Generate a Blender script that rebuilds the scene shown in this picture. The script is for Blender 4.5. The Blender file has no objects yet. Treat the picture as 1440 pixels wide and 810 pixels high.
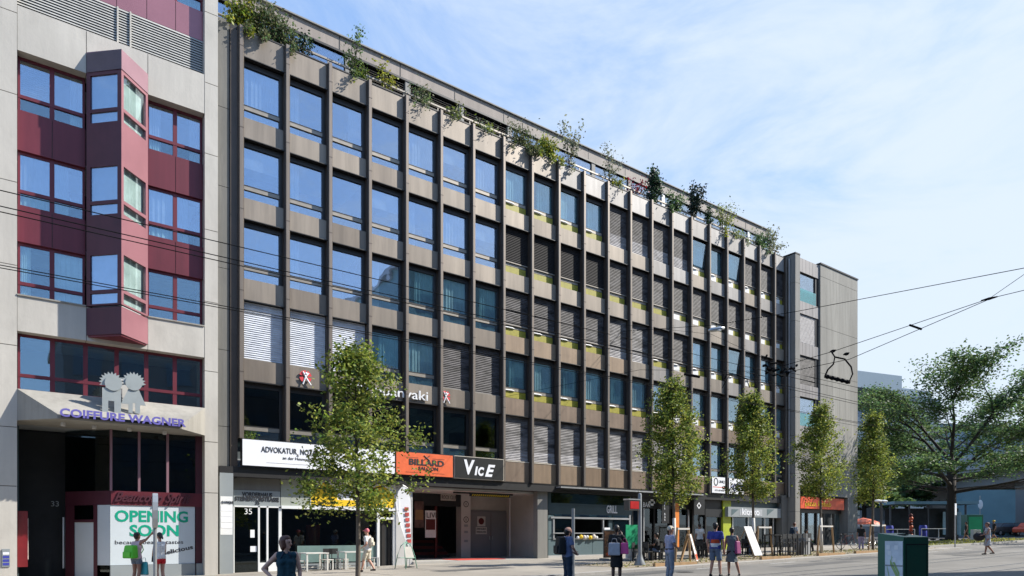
import bpy, bmesh, math, random
import numpy as np
from mathutils import Vector, Matrix
random.seed(7); RNG=np.random.default_rng(7)
S=bpy.context.scene; COL=S.collection
R=math.radians
# ---------------------------------------------------------------- camera model
F=960.0; HZ=753.0; CS,SN=.592,.806; CY=-28.04; EYE=1.62; SLOPE=.0175
def ray(px):
    t=(px-720)/F; return CS+t*SN, SN-t*CS
def at(px,Y,py=None):
    a,b=ray(px); zc=(Y-CY)/b
    X=a*zc
    if py is None: return X
    return X, EYE+(HZ-py)/F*zc
def gz(X,Y=0): return SLOPE*X
def onground(px,py):
    a,b=ray(px); zc=EYE/((py-HZ)/F+SLOPE*a); return a*zc, CY+b*zc
# ---------------------------------------------------------------- materials
MATS={}
def nodes(m):
    m.use_nodes=True; nt=m.node_tree; return nt, nt.nodes['Principled BSDF']
def mat(name,col,rough=.6,metal=0,var=.12,scale=3.0,bump=0,spec=.5,stretch=None,spots=0,coat=0,island=0,seed=0,streak=0):
    if name in MATS: return MATS[name]
    m=bpy.data.materials.new(name); nt,p=nodes(m); N=nt.nodes; L=nt.links
    p.inputs['Roughness'].default_value=rough; p.inputs['Metallic'].default_value=metal
    p.inputs['Specular IOR Level'].default_value=spec
    if coat: p.inputs['Coat Weight'].default_value=coat
    c=(*col,1)
    tc=N.new('ShaderNodeTexCoord'); mp=N.new('ShaderNodeMapping'); L.new(tc.outputs['Object'],mp.inputs[0])
    mp.inputs['Location'].default_value=(seed*3.1,seed*1.7,seed)
    if stretch: mp.inputs['Scale'].default_value=stretch
    nz=N.new('ShaderNodeTexNoise'); nz.inputs['Scale'].default_value=scale; nz.inputs['Detail'].default_value=6; nz.inputs['Roughness'].default_value=.6
    L.new(mp.outputs[0],nz.inputs['Vector'])
    mr=N.new('ShaderNodeMapRange'); mr.inputs['From Min'].default_value=.3; mr.inputs['From Max'].default_value=.7
    mr.inputs['To Min'].default_value=1-var; mr.inputs['To Max'].default_value=1+var
    L.new(nz.outputs['Fac'],mr.inputs['Value'])
    hs=N.new('ShaderNodeHueSaturation'); hs.inputs['Color'].default_value=c
    L.new(mr.outputs[0],hs.inputs['Value']); src=hs.outputs[0]
    if island:
        ge=N.new('ShaderNodeNewGeometry'); m2=N.new('ShaderNodeMapRange'); m2.inputs['To Min'].default_value=1-island; m2.inputs['To Max'].default_value=1+island
        L.new(ge.outputs['Random Per Island'],m2.inputs['Value'])
        h2=N.new('ShaderNodeHueSaturation'); L.new(src,h2.inputs['Color']); L.new(m2.outputs[0],h2.inputs['Value'])
        m3=N.new('ShaderNodeMapRange'); m3.inputs['To Min'].default_value=.47; m3.inputs['To Max'].default_value=.53
        mu=N.new('ShaderNodeMath'); mu.operation='FRACT'; mm=N.new('ShaderNodeMath'); mm.operation='MULTIPLY'; mm.inputs[1].default_value=7.3
        L.new(ge.outputs['Random Per Island'],mm.inputs[0]); L.new(mm.outputs[0],mu.inputs[0]); L.new(mu.outputs[0],m3.inputs['Value']); L.new(m3.outputs[0],h2.inputs['Hue'])
        src=h2.outputs[0]
    if spots:
        n2=N.new('ShaderNodeTexNoise'); n2.inputs['Scale'].default_value=scale*.25; n2.inputs['Detail'].default_value=8; n2.inputs['Roughness'].default_value=.7
        L.new(mp.outputs[0],n2.inputs['Vector'])
        r2=N.new('ShaderNodeMapRange'); r2.inputs['From Min'].default_value=.48; r2.inputs['From Max'].default_value=.68; r2.inputs['To Min'].default_value=0; r2.inputs['To Max'].default_value=spots
        L.new(n2.outputs['Fac'],r2.inputs['Value'])
        mx=N.new('ShaderNodeMixRGB'); mx.inputs['Color2'].default_value=(col[0]*.35,col[1]*.35,col[2]*.36,1)
        L.new(r2.outputs[0],mx.inputs['Fac']); L.new(src,mx.inputs['Color1']); src=mx.outputs[0]
    if streak:
        m4=N.new('ShaderNodeMapping'); m4.inputs['Scale'].default_value=(1,1,.07); L.new(tc.outputs['Object'],m4.inputs[0])
        n4=N.new('ShaderNodeTexNoise'); n4.inputs['Scale'].default_value=3.6; n4.inputs['Detail'].default_value=7; n4.inputs['Roughness'].default_value=.65; L.new(m4.outputs[0],n4.inputs['Vector'])
        r4=N.new('ShaderNodeMapRange'); r4.inputs['From Min'].default_value=.35; r4.inputs['From Max'].default_value=.65; r4.inputs['To Min'].default_value=1-streak; r4.inputs['To Max'].default_value=1+streak*.6; L.new(n4.outputs['Fac'],r4.inputs['Value'])
        h4=N.new('ShaderNodeHueSaturation'); L.new(src,h4.inputs['Color']); L.new(r4.outputs[0],h4.inputs['Value']); src=h4.outputs[0]
    L.new(src,p.inputs['Base Color'])
    if bump:
        b=N.new('ShaderNodeBump'); b.inputs['Strength'].default_value=bump; b.inputs['Distance'].default_value=.02
        n3=N.new('ShaderNodeTexNoise'); n3.inputs['Scale'].default_value=scale*8; n3.inputs['Detail'].default_value=5
        L.new(mp.outputs[0],n3.inputs['Vector']); L.new(n3.outputs['Fac'],b.inputs['Height']); L.new(b.outputs[0],p.inputs['Normal'])
    MATS[name]=m; return m
def glass(name,tint,refl=.35,rcol=(.9,.95,1),wav=.004,rough=.0):
    m=bpy.data.materials.new(name); m.use_nodes=True; nt=m.node_tree; N=nt.nodes; L=nt.links; N.clear()
    o=N.new('ShaderNodeOutputMaterial'); mx=N.new('ShaderNodeMixShader'); tr=N.new('ShaderNodeBsdfTransparent'); gl=N.new('ShaderNodeBsdfGlossy')
    tr.inputs[0].default_value=(*tint,1); gl.inputs['Color'].default_value=(*rcol,1); gl.inputs['Roughness'].default_value=rough
    lw=N.new('ShaderNodeLayerWeight'); lw.inputs['Blend'].default_value=.5; pw=N.new('ShaderNodeMath'); pw.operation='POWER'; pw.inputs[1].default_value=3.5; L.new(lw.outputs['Facing'],pw.inputs[0])
    mr=N.new('ShaderNodeMapRange'); mr.inputs['From Min'].default_value=0; mr.inputs['To Min'].default_value=refl; mr.inputs['To Max'].default_value=1
    L.new(pw.outputs[0],mr.inputs['Value']); L.new(mr.outputs[0],mx.inputs[0]); L.new(tr.outputs[0],mx.inputs[1]); L.new(gl.outputs[0],mx.inputs[2])
    nz=N.new('ShaderNodeTexNoise'); nz.inputs['Scale'].default_value=.9; nz.inputs['Detail'].default_value=1
    tc=N.new('ShaderNodeTexCoord'); L.new(tc.outputs['Object'],nz.inputs['Vector'])
    b=N.new('ShaderNodeBump'); b.inputs['Strength'].default_value=1; b.inputs['Distance'].default_value=wav
    L.new(nz.outputs['Fac'],b.inputs['Height']); L.new(b.outputs[0],gl.inputs['Normal'])
    L.new(mx.outputs[0],o.inputs[0]); MATS[name]=m; return m
def leafmat(name,col,trans=.35):
    m=mat(name,col,rough=.55,var=.35,scale=1.2,island=.35,spec=.3)
    nt=m.node_tree; N=nt.nodes; L=nt.links; p=N['Principled BSDF']; o=[n for n in N if n.type=='OUTPUT_MATERIAL'][0]
    src=p.inputs['Base Color'].links[0].from_socket
    t=N.new('ShaderNodeBsdfTranslucent'); mx=N.new('ShaderNodeMixShader'); mx.inputs[0].default_value=trans
    h=N.new('ShaderNodeHueSaturation'); h.inputs['Value'].default_value=1.5; h.inputs['Hue'].default_value=.48; L.new(src,h.inputs['Color']); L.new(h.outputs[0],t.inputs[0])
    L.new(p.outputs[0],mx.inputs[1]); L.new(t.outputs[0],mx.inputs[2]); L.new(mx.outputs[0],o.inputs[0]); return m
def stripemat(name,c1,c2,scale,axis='Z',rough=.5,metal=0,edge=.5,slant=0):
    m=bpy.data.materials.new(name); nt,p=nodes(m); N=nt.nodes; L=nt.links
    p.inputs['Roughness'].default_value=rough; p.inputs['Metallic'].default_value=metal
    tc=N.new('ShaderNodeTexCoord'); sp=N.new('ShaderNodeSeparateXYZ'); L.new(tc.outputs['Object'],sp.inputs[0])
    v=N.new('ShaderNodeMath'); v.operation='MULTIPLY'; v.inputs[1].default_value=scale
    if slant:
        ad=N.new('ShaderNodeMath'); ad.operation='MULTIPLY_ADD'; ad.inputs[1].default_value=slant
        L.new(sp.outputs['X'],ad.inputs[0]); L.new(sp.outputs[axis],ad.inputs[2]); L.new(ad.outputs[0],v.inputs[0])
    else: L.new(sp.outputs[axis],v.inputs[0])
    fr=N.new('ShaderNodeMath'); fr.operation='FRACT'; L.new(v.outputs[0],fr.inputs[0])
    cr=N.new('ShaderNodeMath'); cr.operation='GREATER_THAN'; cr.inputs[1].default_value=edge; L.new(fr.outputs[0],cr.inputs[0])
    mx=N.new('ShaderNodeMixRGB'); mx.inputs[1].default_value=(*c1,1); mx.inputs[2].default_value=(*c2,1); L.new(cr.outputs[0],mx.inputs[0]); L.new(mx.outputs[0],p.inputs['Base Color'])
    MATS[name]=m; return m
def wavemat(name,c1,c2,sc):
    m=bpy.data.materials.new(name); nt,p=nodes(m); N=nt.nodes; L=nt.links; p.inputs['Roughness'].default_value=.6; p.inputs['Specular IOR Level'].default_value=.25
    tc=N.new('ShaderNodeTexCoord'); mp=N.new('ShaderNodeMapping'); mp.inputs['Scale'].default_value=(.28,1,1); mp.inputs['Rotation'].default_value=(0,R(14),0); oi=N.new('ShaderNodeObjectInfo'); 
    ad=N.new('ShaderNodeVectorMath'); ad.operation='ADD'; mu=N.new('ShaderNodeMath'); mu.operation='MULTIPLY'; mu.inputs[1].default_value=40; L.new(oi.outputs['Random'],mu.inputs[0]); L.new(tc.outputs['Object'],ad.inputs[0]); L.new(mu.outputs[0],ad.inputs[1]); L.new(ad.outputs[0],mp.inputs[0])
    nz=N.new('ShaderNodeTexNoise'); nz.inputs['Scale'].default_value=sc; nz.inputs['Detail'].default_value=3; nz.inputs['Distortion'].default_value=.4; L.new(mp.outputs[0],nz.inputs['Vector'])
    mr=N.new('ShaderNodeMapRange'); mr.inputs['From Min'].default_value=.35; mr.inputs['From Max'].default_value=.66; L.new(nz.outputs['Fac'],mr.inputs['Value'])
    mx=N.new('ShaderNodeMixRGB'); mx.inputs[1].default_value=(*c1,1); mx.inputs[2].default_value=(*c2,1); L.new(mr.outputs[0],mx.inputs[0]); L.new(mx.outputs[0],p.inputs['Base Color']); MATS[name]=m
def emit(name,col,s):
    m=bpy.data.materials.new(name); nt,p=nodes(m); p.inputs['Base Color'].default_value=(*col,1); p.inputs['Emission Color'].default_value=(*col,1); p.inputs['Emission Strength'].default_value=s; MATS[name]=m; return m
# ---------------------------------------------------------------- mesh builder
class MB:
    def __init__(s): s.v=[]; s.f=[]; s.m=[]; s.mats=[]
    def mi(s,m):
        if m not in s.mats: s.mats.append(m)
        return s.mats.index(m)
    def add(s,vs,fs,m):
        o=len(s.v); s.v+= [tuple(v) for v in vs]; k=s.mi(m)
        for f in fs: s.f.append(tuple(i+o for i in f)); s.m.append(k)
    def box(s,x0,x1,y0,y1,z0,z1,m):
        s.add([(x0,y0,z0),(x1,y0,z0),(x1,y1,z0),(x0,y1,z0),(x0,y0,z1),(x1,y0,z1),(x1,y1,z1),(x0,y1,z1)],
              [(0,3,2,1),(4,5,6,7),(0,1,5,4),(1,2,6,5),(2,3,7,6),(3,0,4,7)],m); return s
    def hexa(s,bot,top,m):
        n=len(bot); s.add(list(bot)+list(top),[tuple(range(n))[::-1],tuple(range(n,2*n))]+[(i,(i+1)%n,n+(i+1)%n,n+i) for i in range(n)],m); return s
    def prism(s,poly,z0,z1,m): return s.hexa([(x,y,z0) for x,y in poly],[(x,y,z1) for x,y in poly],m)
    def quad(s,a,b,c,d,m): s.add([a,b,c,d],[(0,1,2,3)],m); return s
    def tube(s,pts,rad,m,n=8,cap=True):
        pts=[Vector(p) for p in pts]; k=len(pts)
        if not hasattr(rad,'__len__'): rad=[rad]*k
        vs=[]; 
        for i,p in enumerate(pts):
            d=(pts[min(i+1,k-1)]-pts[max(i-1,0)])
            d=d.normalized() if d.length>1e-9 else Vector((0,0,1))
            up=Vector((0,0,1)) if abs(d.z)<.95 else Vector((1,0,0))
            u=d.cross(up).normalized(); w=u.cross(d)
            for j in range(n):
                a=2*math.pi*j/n; vs.append(p+(u*math.cos(a)+w*math.sin(a))*rad[i])
        fs=[(i*n+j,i*n+(j+1)%n,(i+1)*n+(j+1)%n,(i+1)*n+j) for i in range(k-1) for j in range(n)]
        if cap: fs+=[tuple(range(n))[::-1],tuple((k-1)*n+j for j in range(n))]
        s.add(vs,fs,m); return s
    def lathe(s,prof,c,m,n=16,sx=1,sy=1):
        vs=[]; k=len(prof)
        for r,z in prof:
            for j in range(n):
                a=2*math.pi*j/n; vs.append((c[0]+r*math.cos(a)*sx,c[1]+r*math.sin(a)*sy,c[2]+z))
        fs=[(i*n+j,i*n+(j+1)%n,(i+1)*n+(j+1)%n,(i+1)*n+j) for i in range(k-1) for j in range(n)]
        fs+=[tuple(range(n))[::-1],tuple((k-1)*n+j for j in range(n))]
        s.add(vs,fs,m); return s
    def ball(s,c,r,m,n=12,sc=(1,1,1)):
        prof=[(max(r*math.sin(math.pi*i/n),1e-4),-r*math.cos(math.pi*i/n)*sc[2]) for i in range(n+1)]
        return s.lathe(prof,c,m,n=n+4,sx=sc[0],sy=sc[1])
    def rot(s,ang,c=(0,0)):
        ca,sa=math.cos(ang),math.sin(ang)
        s.v=[(c[0]+(x-c[0])*ca-(y-c[1])*sa,c[1]+(x-c[0])*sa+(y-c[1])*ca,z) for x,y,z in s.v]; return s
    def build(s,name,parent=None,smooth=False,bevel=0,loc=None):
        me=bpy.data.meshes.new(name); me.from_pydata(s.v,[],s.f)
        for m in s.mats: me.materials.append(MATS[m] if isinstance(m,str) else m)
        me.polygons.foreach_set('material_index',s.m)
        if smooth: me.polygons.foreach_set('use_smooth',[True]*len(me.polygons))
        me.validate(); me.update()
        bm=bmesh.new(); bm.from_mesh(me); bmesh.ops.recalc_face_normals(bm,faces=bm.faces); bm.to_mesh(me); bm.free()
        if smooth=='auto':
            me.set_sharp_from_angle(angle=R(35))
        o=bpy.data.objects.new(name,me); COL.objects.link(o); o.parent=parent
        if loc is not None: o.location=loc
        if bevel:
            b=o.modifiers.new('b','BEVEL'); b.width=bevel; b.segments=2; b.limit_method='ANGLE'
        return o
def empty(name,loc=(0,0,0),rz=0,label=None,cat=None,group=None):
    o=bpy.data.objects.new(name,None); COL.objects.link(o); o.location=loc; o.rotation_euler=(0,0,rz); o.empty_display_size=.2
    if label: tag(o,label,cat,group)
    return o
def tag(o,label,cat,group=None,kind=None):
    o['label']=label; o['category']=cat
    if group: o['group']=group
    if kind: o['kind']=kind
    return o
def struct(o): o['kind']='structure'; return o
def meshobj(name,me,parent=None,loc=(0,0,0),rot=(0,0,0)):
    o=bpy.data.objects.new(name,me); COL.objects.link(o); o.parent=parent; o.location=loc; o.rotation_euler=rot; return o
def text(name,body,x,y,z,size,m,parent,ext=.01,wid=None,rz=0,align='LEFT',shear=0,bold=0,spacing=1.0,tilt=0):
    c=bpy.data.curves.new(name,'FONT'); c.body=body; c.size=size; c.extrude=ext; c.align_x=align; c.shear=shear; c.offset=bold; c.space_character=spacing; c.resolution_u=3
    o=bpy.data.objects.new(name,c); COL.objects.link(o)
    bpy.context.view_layer.update()
    me=bpy.data.meshes.new_from_object(o.evaluated_get(bpy.context.evaluated_depsgraph_get()))
    bpy.data.objects.remove(o); bpy.data.curves.remove(c)
    xs=[v.co.x for v in me.vertices]
    sx=1
    if wid and xs: sx=wid/(max(xs)-min(xs))
    for v in me.vertices: v.co.x*=sx
    me.materials.clear(); me.materials.append(MATS[m])
    o=meshobj(name,me,parent,(x,y,z),(R(90),tilt,rz)); return o
# ---------------------------------------------------------------- parenting in world coordinates
WORLD=set()
def wbase(name,loc,label,cat,group=None):
    e=empty(name,loc,0,label,cat,group); WORLD.add(e); return e
def adopt(o,parent):
    o.parent=parent
    if parent in WORLD: o.matrix_parent_inverse=Matrix.Translation(parent.location).inverted()
    return o
def B(mb,name,parent,**k):
    return adopt(mb.build(name,None,**k),parent)
def T(name,body,x,y,z,size,m,parent,**k): return adopt(text(name,body,x,y,z,size,m,None,**k),parent)
def copy_tree(o,parent=None,loc=None,rz=None):
    c=o.copy(); COL.objects.link(c); c.parent=parent
    if loc is not None: c.location=loc
    if rz is not None: c.rotation_euler[2]=rz
    for ch in list(KIDS.get(o,[])):
        copy_tree(ch,c)
    return c
KIDS={}
def index_kids(root):
    KIDS[root]=list(root.children)
    for ch in root.children: index_kids(ch)
# ---------------------------------------------------------------- materials
mat('spandrel_a',(.235,.197,.157),.5,.3,.16,1.3,spots=.5,stretch=(2.5,1,.45),streak=.16); mat('spandrel_b',(.275,.23,.182),.5,.3,.16,1.1,spots=.5,stretch=(2.5,1,.45),seed=2,streak=.16); mat('spandrel_c',(.205,.168,.132),.52,.3,.16,1.5,spots=.5,stretch=(2.5,1,.45),seed=3,streak=.16)
mat('bronze_a',(.235,.165,.108),.5,.3,.16,1.3,spots=.3,streak=.16); mat('bronze_b',(.27,.195,.13),.5,.3,.15,1.1,spots=.25,seed=2,streak=.16); mat('bronze_c',(.22,.16,.115),.5,.3,.15,1.7,spots=.3,seed=3,streak=.16)
mat('alu_glare_a',(.32,.30,.28),.55,.2,.16,1.4,spots=.4,stretch=(2.5,1,.45),streak=.16); mat('alu_glare_b',(.26,.24,.22),.55,.2,.16,1.2,spots=.4,stretch=(2.5,1,.45),seed=4,streak=.16)  # paler upper-right panels: sun glare put into the colour
mat('fin_metal',(.085,.066,.052),.5,.3,.15,1.5,streak=.14); mat('fin_front_lit',(.19,.157,.128),.45,.4,.14,1.2,stretch=(1,1,.25),spots=.3,streak=.14)
mat('black_metal',(.015,.014,.014),.5); mat('dark_frame',(.035,.032,.03),.45,.2); mat('rail_metal',(.28,.25,.21),.45,.4)
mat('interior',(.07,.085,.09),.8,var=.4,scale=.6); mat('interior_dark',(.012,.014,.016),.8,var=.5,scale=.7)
mat('ceiling_int',(.35,.37,.38),.8)
wavemat('blind_dark',(.035,.032,.032),(.12,.11,.11),5.5); mat('blind_black',(.022,.02,.02),.7,0,spec=.2); wavemat('blind_silver',(.20,.19,.19),(.42,.40,.40),6); wavemat('blind_white',(.50,.52,.56),(.68,.70,.74),9); wavemat('blind_pale',(.05,.047,.048),(.24,.225,.22),4.2); wavemat('blind_grey',(.34,.32,.32),(.44,.42,.42),6)
mat('yellow_panel',(.33,.29,.02),.5,0,.3,3,spots=.6); mat('white_panel',(.8,.79,.76),.5,0,.06); mat('curtain',(.62,.68,.70),.8,var=.2,scale=2); mat('curtain_teal',(.30,.44,.46),.8,var=.25,scale=2)
mat('concrete_side',(.17,.165,.15),.85,0,.2,1.2,bump=.3,spots=.35,stretch=(1,1,.3),streak=.14); mat('concrete_light',(.29,.275,.24),.85,0,.2,1.0,bump=.3,spots=.45,stretch=(1.5,1.5,.25),streak=.14)
mat('pylon_concrete',(.25,.24,.215),.85,0,.16,1.0,bump=.3,spots=.35,stretch=(1.5,1.5,.2),streak=.14)
mat('end_panel',(.27,.25,.24),.6,.1,.12,1.5,spots=.2,stretch=(1,1,.3),streak=.14)
mat('fascia',(.32,.27,.23),.7,0,.15,1.0,spots=.4,stretch=(1,1,.3),streak=.14); mat('coping',(.24,.23,.21),.7,0); mat('roof_gravel',(.25,.25,.24),.9)
mat('white_paint',(.8,.8,.78),.5,0,.05,1,spots=.08); mat('sign_white',(.86,.86,.88),.35,0,.03); mat('sign_black',(.02,.02,.02),.4); mat('ink',(.025,.025,.03),.5); mat('sign_red',(.75,.10,.035),.45,0,.06); mat('sign_orange',(.8,.15,.05),.45)
mat('frame_cream',(.6,.54,.45),.5)
glass('glass_blue',(.86,.91,.95),.38,(.80,.88,.97),wav=.014); glass('glass_bay',(.9,.95,.93),.12,(.85,.95,1)); glass('glass_shop',(.42,.48,.50),.05,(.85,.95,1)); glass('glass_mid',(.82,.92,.93),.20,(.82,.93,1)); glass('glass_lower',(.70,.82,.84),.35,(.85,.95,1)); glass('glass_teal',(.45,.75,.72),.25,(.7,.95,.95))
X0,P=7.44,1.826
def fx(k): return X0+P*k
BZ=[4.35]+[7.79+3.22*i for i in range(5)]     # spandrel bottoms
WB=[5.46]+[8.68+3.21*i for i in range(4)]     # window bottoms rows from low to high
TOPZ=21.79
GB=.18
off=wbase('office_building',(25.9,0,gz(25.9)),'long brown metal-clad office block with tall vertical fins, five window rows and planted roof terrace','office building')
# fins
fm=MB(); 
fm.prism([(-.11,.0),(-.02,.0),(0,.03),(0,.10),(.03,.10),(.03,.46),(-.19,.46),(-.19,.10),(-.16,.10),(-.16,.03),(-.14,0)],5.47,TOPZ,'fin_metal')
def finmesh(z0):
    m=MB()
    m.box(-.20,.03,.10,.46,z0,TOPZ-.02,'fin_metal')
    m.prism([(-.165,.102),(-.165,.02),(-.15,0),(-.03,0),(-.012,.02),(-.012,.102)],z0,TOPZ,'fin_front_lit')  # front strip coloured lighter, standing in for light on it
    for z in BZ[1:]: m.box(-.17,-.008,-.006,.05,z+.30,z+.325,'fin_metal')
    return m
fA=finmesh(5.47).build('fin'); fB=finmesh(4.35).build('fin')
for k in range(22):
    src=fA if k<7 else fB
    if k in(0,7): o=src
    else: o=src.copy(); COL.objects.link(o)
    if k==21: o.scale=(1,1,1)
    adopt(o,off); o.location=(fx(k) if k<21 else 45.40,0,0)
# spandrel bands, one per storey
for r in range(6):
    z0=BZ[r]; z1=(TOPZ-.03) if r==5 else WB[r]
    m=MB()
    for k in range(7 if r==0 else 0,21):
        xa=fx(k)+.03; xb=(fx(k+1) if k<20 else 45.4)-.2
        if r==0 : s=['bronze_a','bronze_b','bronze_a','bronze_b','bronze_c'][(k*7+r)%5]
        elif r==5: s=(['spandrel_a','spandrel_b'][k%2] if k<9 else ['alu_glare_a','alu_glare_b'][(k*3)%2])
        elif k>=7 and r<=3 : s=(['bronze_b','spandrel_b','bronze_c','spandrel_a','bronze_b'][(k*5+r*2)%5] if k<12 or r<2 else ['spandrel_b','alu_glare_b','spandrel_a','spandrel_b'][(k*3+r)%4])
        elif k>=13 and r==4: s=['alu_glare_b','spandrel_b','alu_glare_a'][(k*5+r)%3]
        else: s=['spandrel_a','spandrel_b','spandrel_c','spandrel_a','spandrel_b'][(k*3+r*2)%5]
        jy=((k*13+r*7)%5-2)*.0022; m.box(xa,xb,.20+jy,.26,z0+.03,z1-.012,s)
        if r==0: m.box(xa-.0,xb+.0,.185,.198,z1-.05,z1-.014,'frame_cream'); m.box(xa,xa+.03,.185,.198,z0+.03,z1-.052,'frame_cream')
    m.box(fx(0)-.2 if r else fx(7)-.2,45.4,.262,.60,z0,z1-.02,'dark_frame')
    m.box(fx(0) if r else fx(7),45.3,.10,.261,z0-.03,z0,'black_metal')
    B(m,'spandrel_band',off)
# ---------------------------------------------------------------- windows
W=P-.23; H=2.31
def wframe(dark=True):
    m=MB(); f='dark_frame'
    m.box(0,W,.34,.46,H-.20,H,f); m.box(0,.035,.36,.46,0,H-.2,f); m.box(W-.13,W,.34,.46,0,H-.2,f)
    m.box(.035,W-.13,.345,.46,.39,.56,'rail_metal'); m.box(.035,W-.13,.36,.46,0,.03,f)
    m.box(.035,W-.13,.335,.344,.545,.575,f)
    return m
def pane(z0,z1,mt): m=MB(); m.box(.035,W-.13,.405,.415,z0,z1,mt); return m
def blind(z0,z1,mt,mt2=None,zs=.5):
    m=MB(); n=int((z1-z0)/.085); d=(z1-z0)/n
    for i in range(n):
        z=z0+i*d; mm=mt2 if (mt2 and z<z0+zs) else mt
        m.add([(.01,.285,z),(W-.02,.285,z),(W-.02,.315,z+d*.8),(.01,.315,z+d*.8),(W-.02,.29,z+d),(.01,.29,z+d)],[(0,1,2,3),(3,2,4,5)],mm)
    m.box(.01,W-.02,.275,.33,z0-.04,z0,'rail_metal')
    return m
def pleats(z0,z1,mt,x0=.05,x1=W-.15,y=.475):
    m=MB(); n=26; pts=[]
    for i in range(n+1):
        x=x0+(x1-x0)*i/n; pts.append((x,y+.022*math.sin(i*1.9)+.012*math.sin(i*.7)))
    vs=[(x,yy,z) for z in (z0,z1) for x,yy in pts]; m.add(vs,[(i,i+1,n+2+i,n+1+i) for i in range(n)],mt); return m
def blind2(z0,z1):
    m=MB(); m.box(.04,W-.14,.44,.45,z0,z1,'curtain'); return m
meshes={}
def me(key,mb):
    if key not in meshes:
        o=mb().build(key); meshes[key]=o.data; bpy.data.objects.remove(o)
    return meshes[key]
def window(k,r,typ):
    """r: 0 lowest row"""
    o=meshobj('window',me('frame',wframe)); adopt(o,off); o.location=(fx(k)+.03,0,WB[r]+.0)
    def sub(name,key,mb,dy=0,rot=(0,0,0),loc=None):
        return meshobj(name,me(key,mb),o,loc or (0,dy,0),rot)
    if typ in 'gycsodtv':
        g={'g':'glass_blue','s':'glass_shop','d':'glass_shop'}.get(typ,'glass_mid')
        if typ=='o': pass
        elif typ=='t': sub('pane','t_pane',lambda:pane(.57,H-.24,'glass_mid'),rot=(R(5),0,0),loc=(0,-.03,.06))
        else: sub('pane','p'+g,lambda:pane(.56,H-.2,g))
    if typ in 'gcsdo': sub('lower_pane','lp'+('b' if typ=='g' else 't'),lambda:pane(.03,.39,'glass_blue' if typ=='g' else 'glass_lower'))
    if typ in 'yBtvK':
        def yp():
            m=MB(); m.box(.03,W-.13,.33,.342,.03,.36,'yellow_panel'); return m
        def wp():
            m=MB(); m.box(.03,W*.55,.33,.342,.03,.36,'white_panel'); m.box(W*.55+.001,W-.13,.33,.342,.03,.36,'yellow_panel'); return m  # yellow part stands in for shading, put into the panel colour
        if k<14: sub('balcony_panel','yp',yp)
        else: sub('balcony_panel','wp',wp)
        def sill():
            m=MB(); m.tube([(.05,.30,.40),(W*.35,.29,.41),(W*.45,.30,.39)],[.035,.04,.02],'white_panel'); return m  # white tube standing in for the sunlit edge of the rail
        if (k*3+r)%3!=0: sub('lit_rail_edge','sl',sill)
    if typ=='b': sub('roller_blind','bf',lambda:blind(.04,H-.03,'blind_dark'))
    if typ=='w': sub('roller_blind','bw',lambda:blind(.04,H-.03,'blind_white'))
    if typ=='S': sub('roller_blind','bs',lambda:blind(.04,H-.03,'blind_dark','blind_silver',.62))
    if typ=='P': sub('roller_blind','bp',lambda:blind(.04,H-.03,'blind_pale','blind_silver',.5))
    if typ=='B': sub('roller_blind','bb',lambda:blind(.58,H-.03,'blind_dark'))
    if typ=='K': sub('roller_blind','bk',lambda:blind(.58,H-.03,'blind_black'))
    if typ in 'cyv' : sub('curtain','cu'+str((k+r)%2),lambda:pleats(.05,H-.2,'curtain' if (k+r)%2 else 'curtain_teal',x0=.05 if (k+r)%2 else .5))
    if typ=='g':
        q_=(k*7+r*5+k*r)%6
        if q_==0: sub('curtain','cg0',lambda:pleats(.05,H-.2,'curtain',x0=.85))
        if q_==1: sub('curtain','cg1',lambda:pleats(.05,H-.2,'curtain',x1=.5))
        if q_==2: sub('curtain','cg2',lambda:pleats(.05,H-.2,'curtain'))
        if q_==3: sub('roller_blind','cg3',lambda:blind2(1.3,H-.2))
        if k>=4 and q_>3: sub('curtain','cg2',lambda:pleats(.05,H-.2,'curtain'))
    if typ=='t': sub('curtain','ct',lambda:pleats(.05,H-.2,'curtain_teal',x0=.6))
    return o
rows={4:'gggggggyyyySSSStvtBBB',
      3:'gggggggKKKKBBBBBBBBBB',
      2:'ggggcccBBBBPPBBvytvyv'[:21],
      1:'wwwccbbyyyyyyvvvytvyv',
      0:'dssssssPPPPPPPPccccsc'}
for r,s in rows.items():
    for k in range(21): window(k,r,s[k])
# body of the block: interior floors, back wall, roof
m=MB()
m.box(fx(0)-.3,54.7,3.2,3.4,4.0,21.4,'interior')
for z in [4.35]+BZ[1:]: m.box(fx(0)-.3,46,.6,3.2,z,z+.35,'ceiling_int')
for k in range(0,22,3):
    x=min(fx(k),45.8); m.box(x-.1,x+.02,.62,3.2,4.7,21.2,'interior')
m.box(fx(0)-.3,46,.47,14,21.15,21.3,'roof_gravel')
m.box(6.2,54.7,13.8,14,gz(30)-1,21.2,'concrete_side')
m.box(6.2,46,.60,.62,20.7,21.75,'coping')
B(m,'wall',off)
m=MB(); m.box(fx(0)-.2,45.4,.18,.64,TOPZ-.028,TOPZ+.02,'dark_frame'); B(m,'coping',off)
# beam under the first floor, band soffit
m=MB(); m.box(6.55,45.9,.12,.95,3.95,4.34,'black_metal'); m.box(fx(7)-.1,45.4,.10,.6,4.341,4.36,'black_metal'); B(m,'beam',off)
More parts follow.
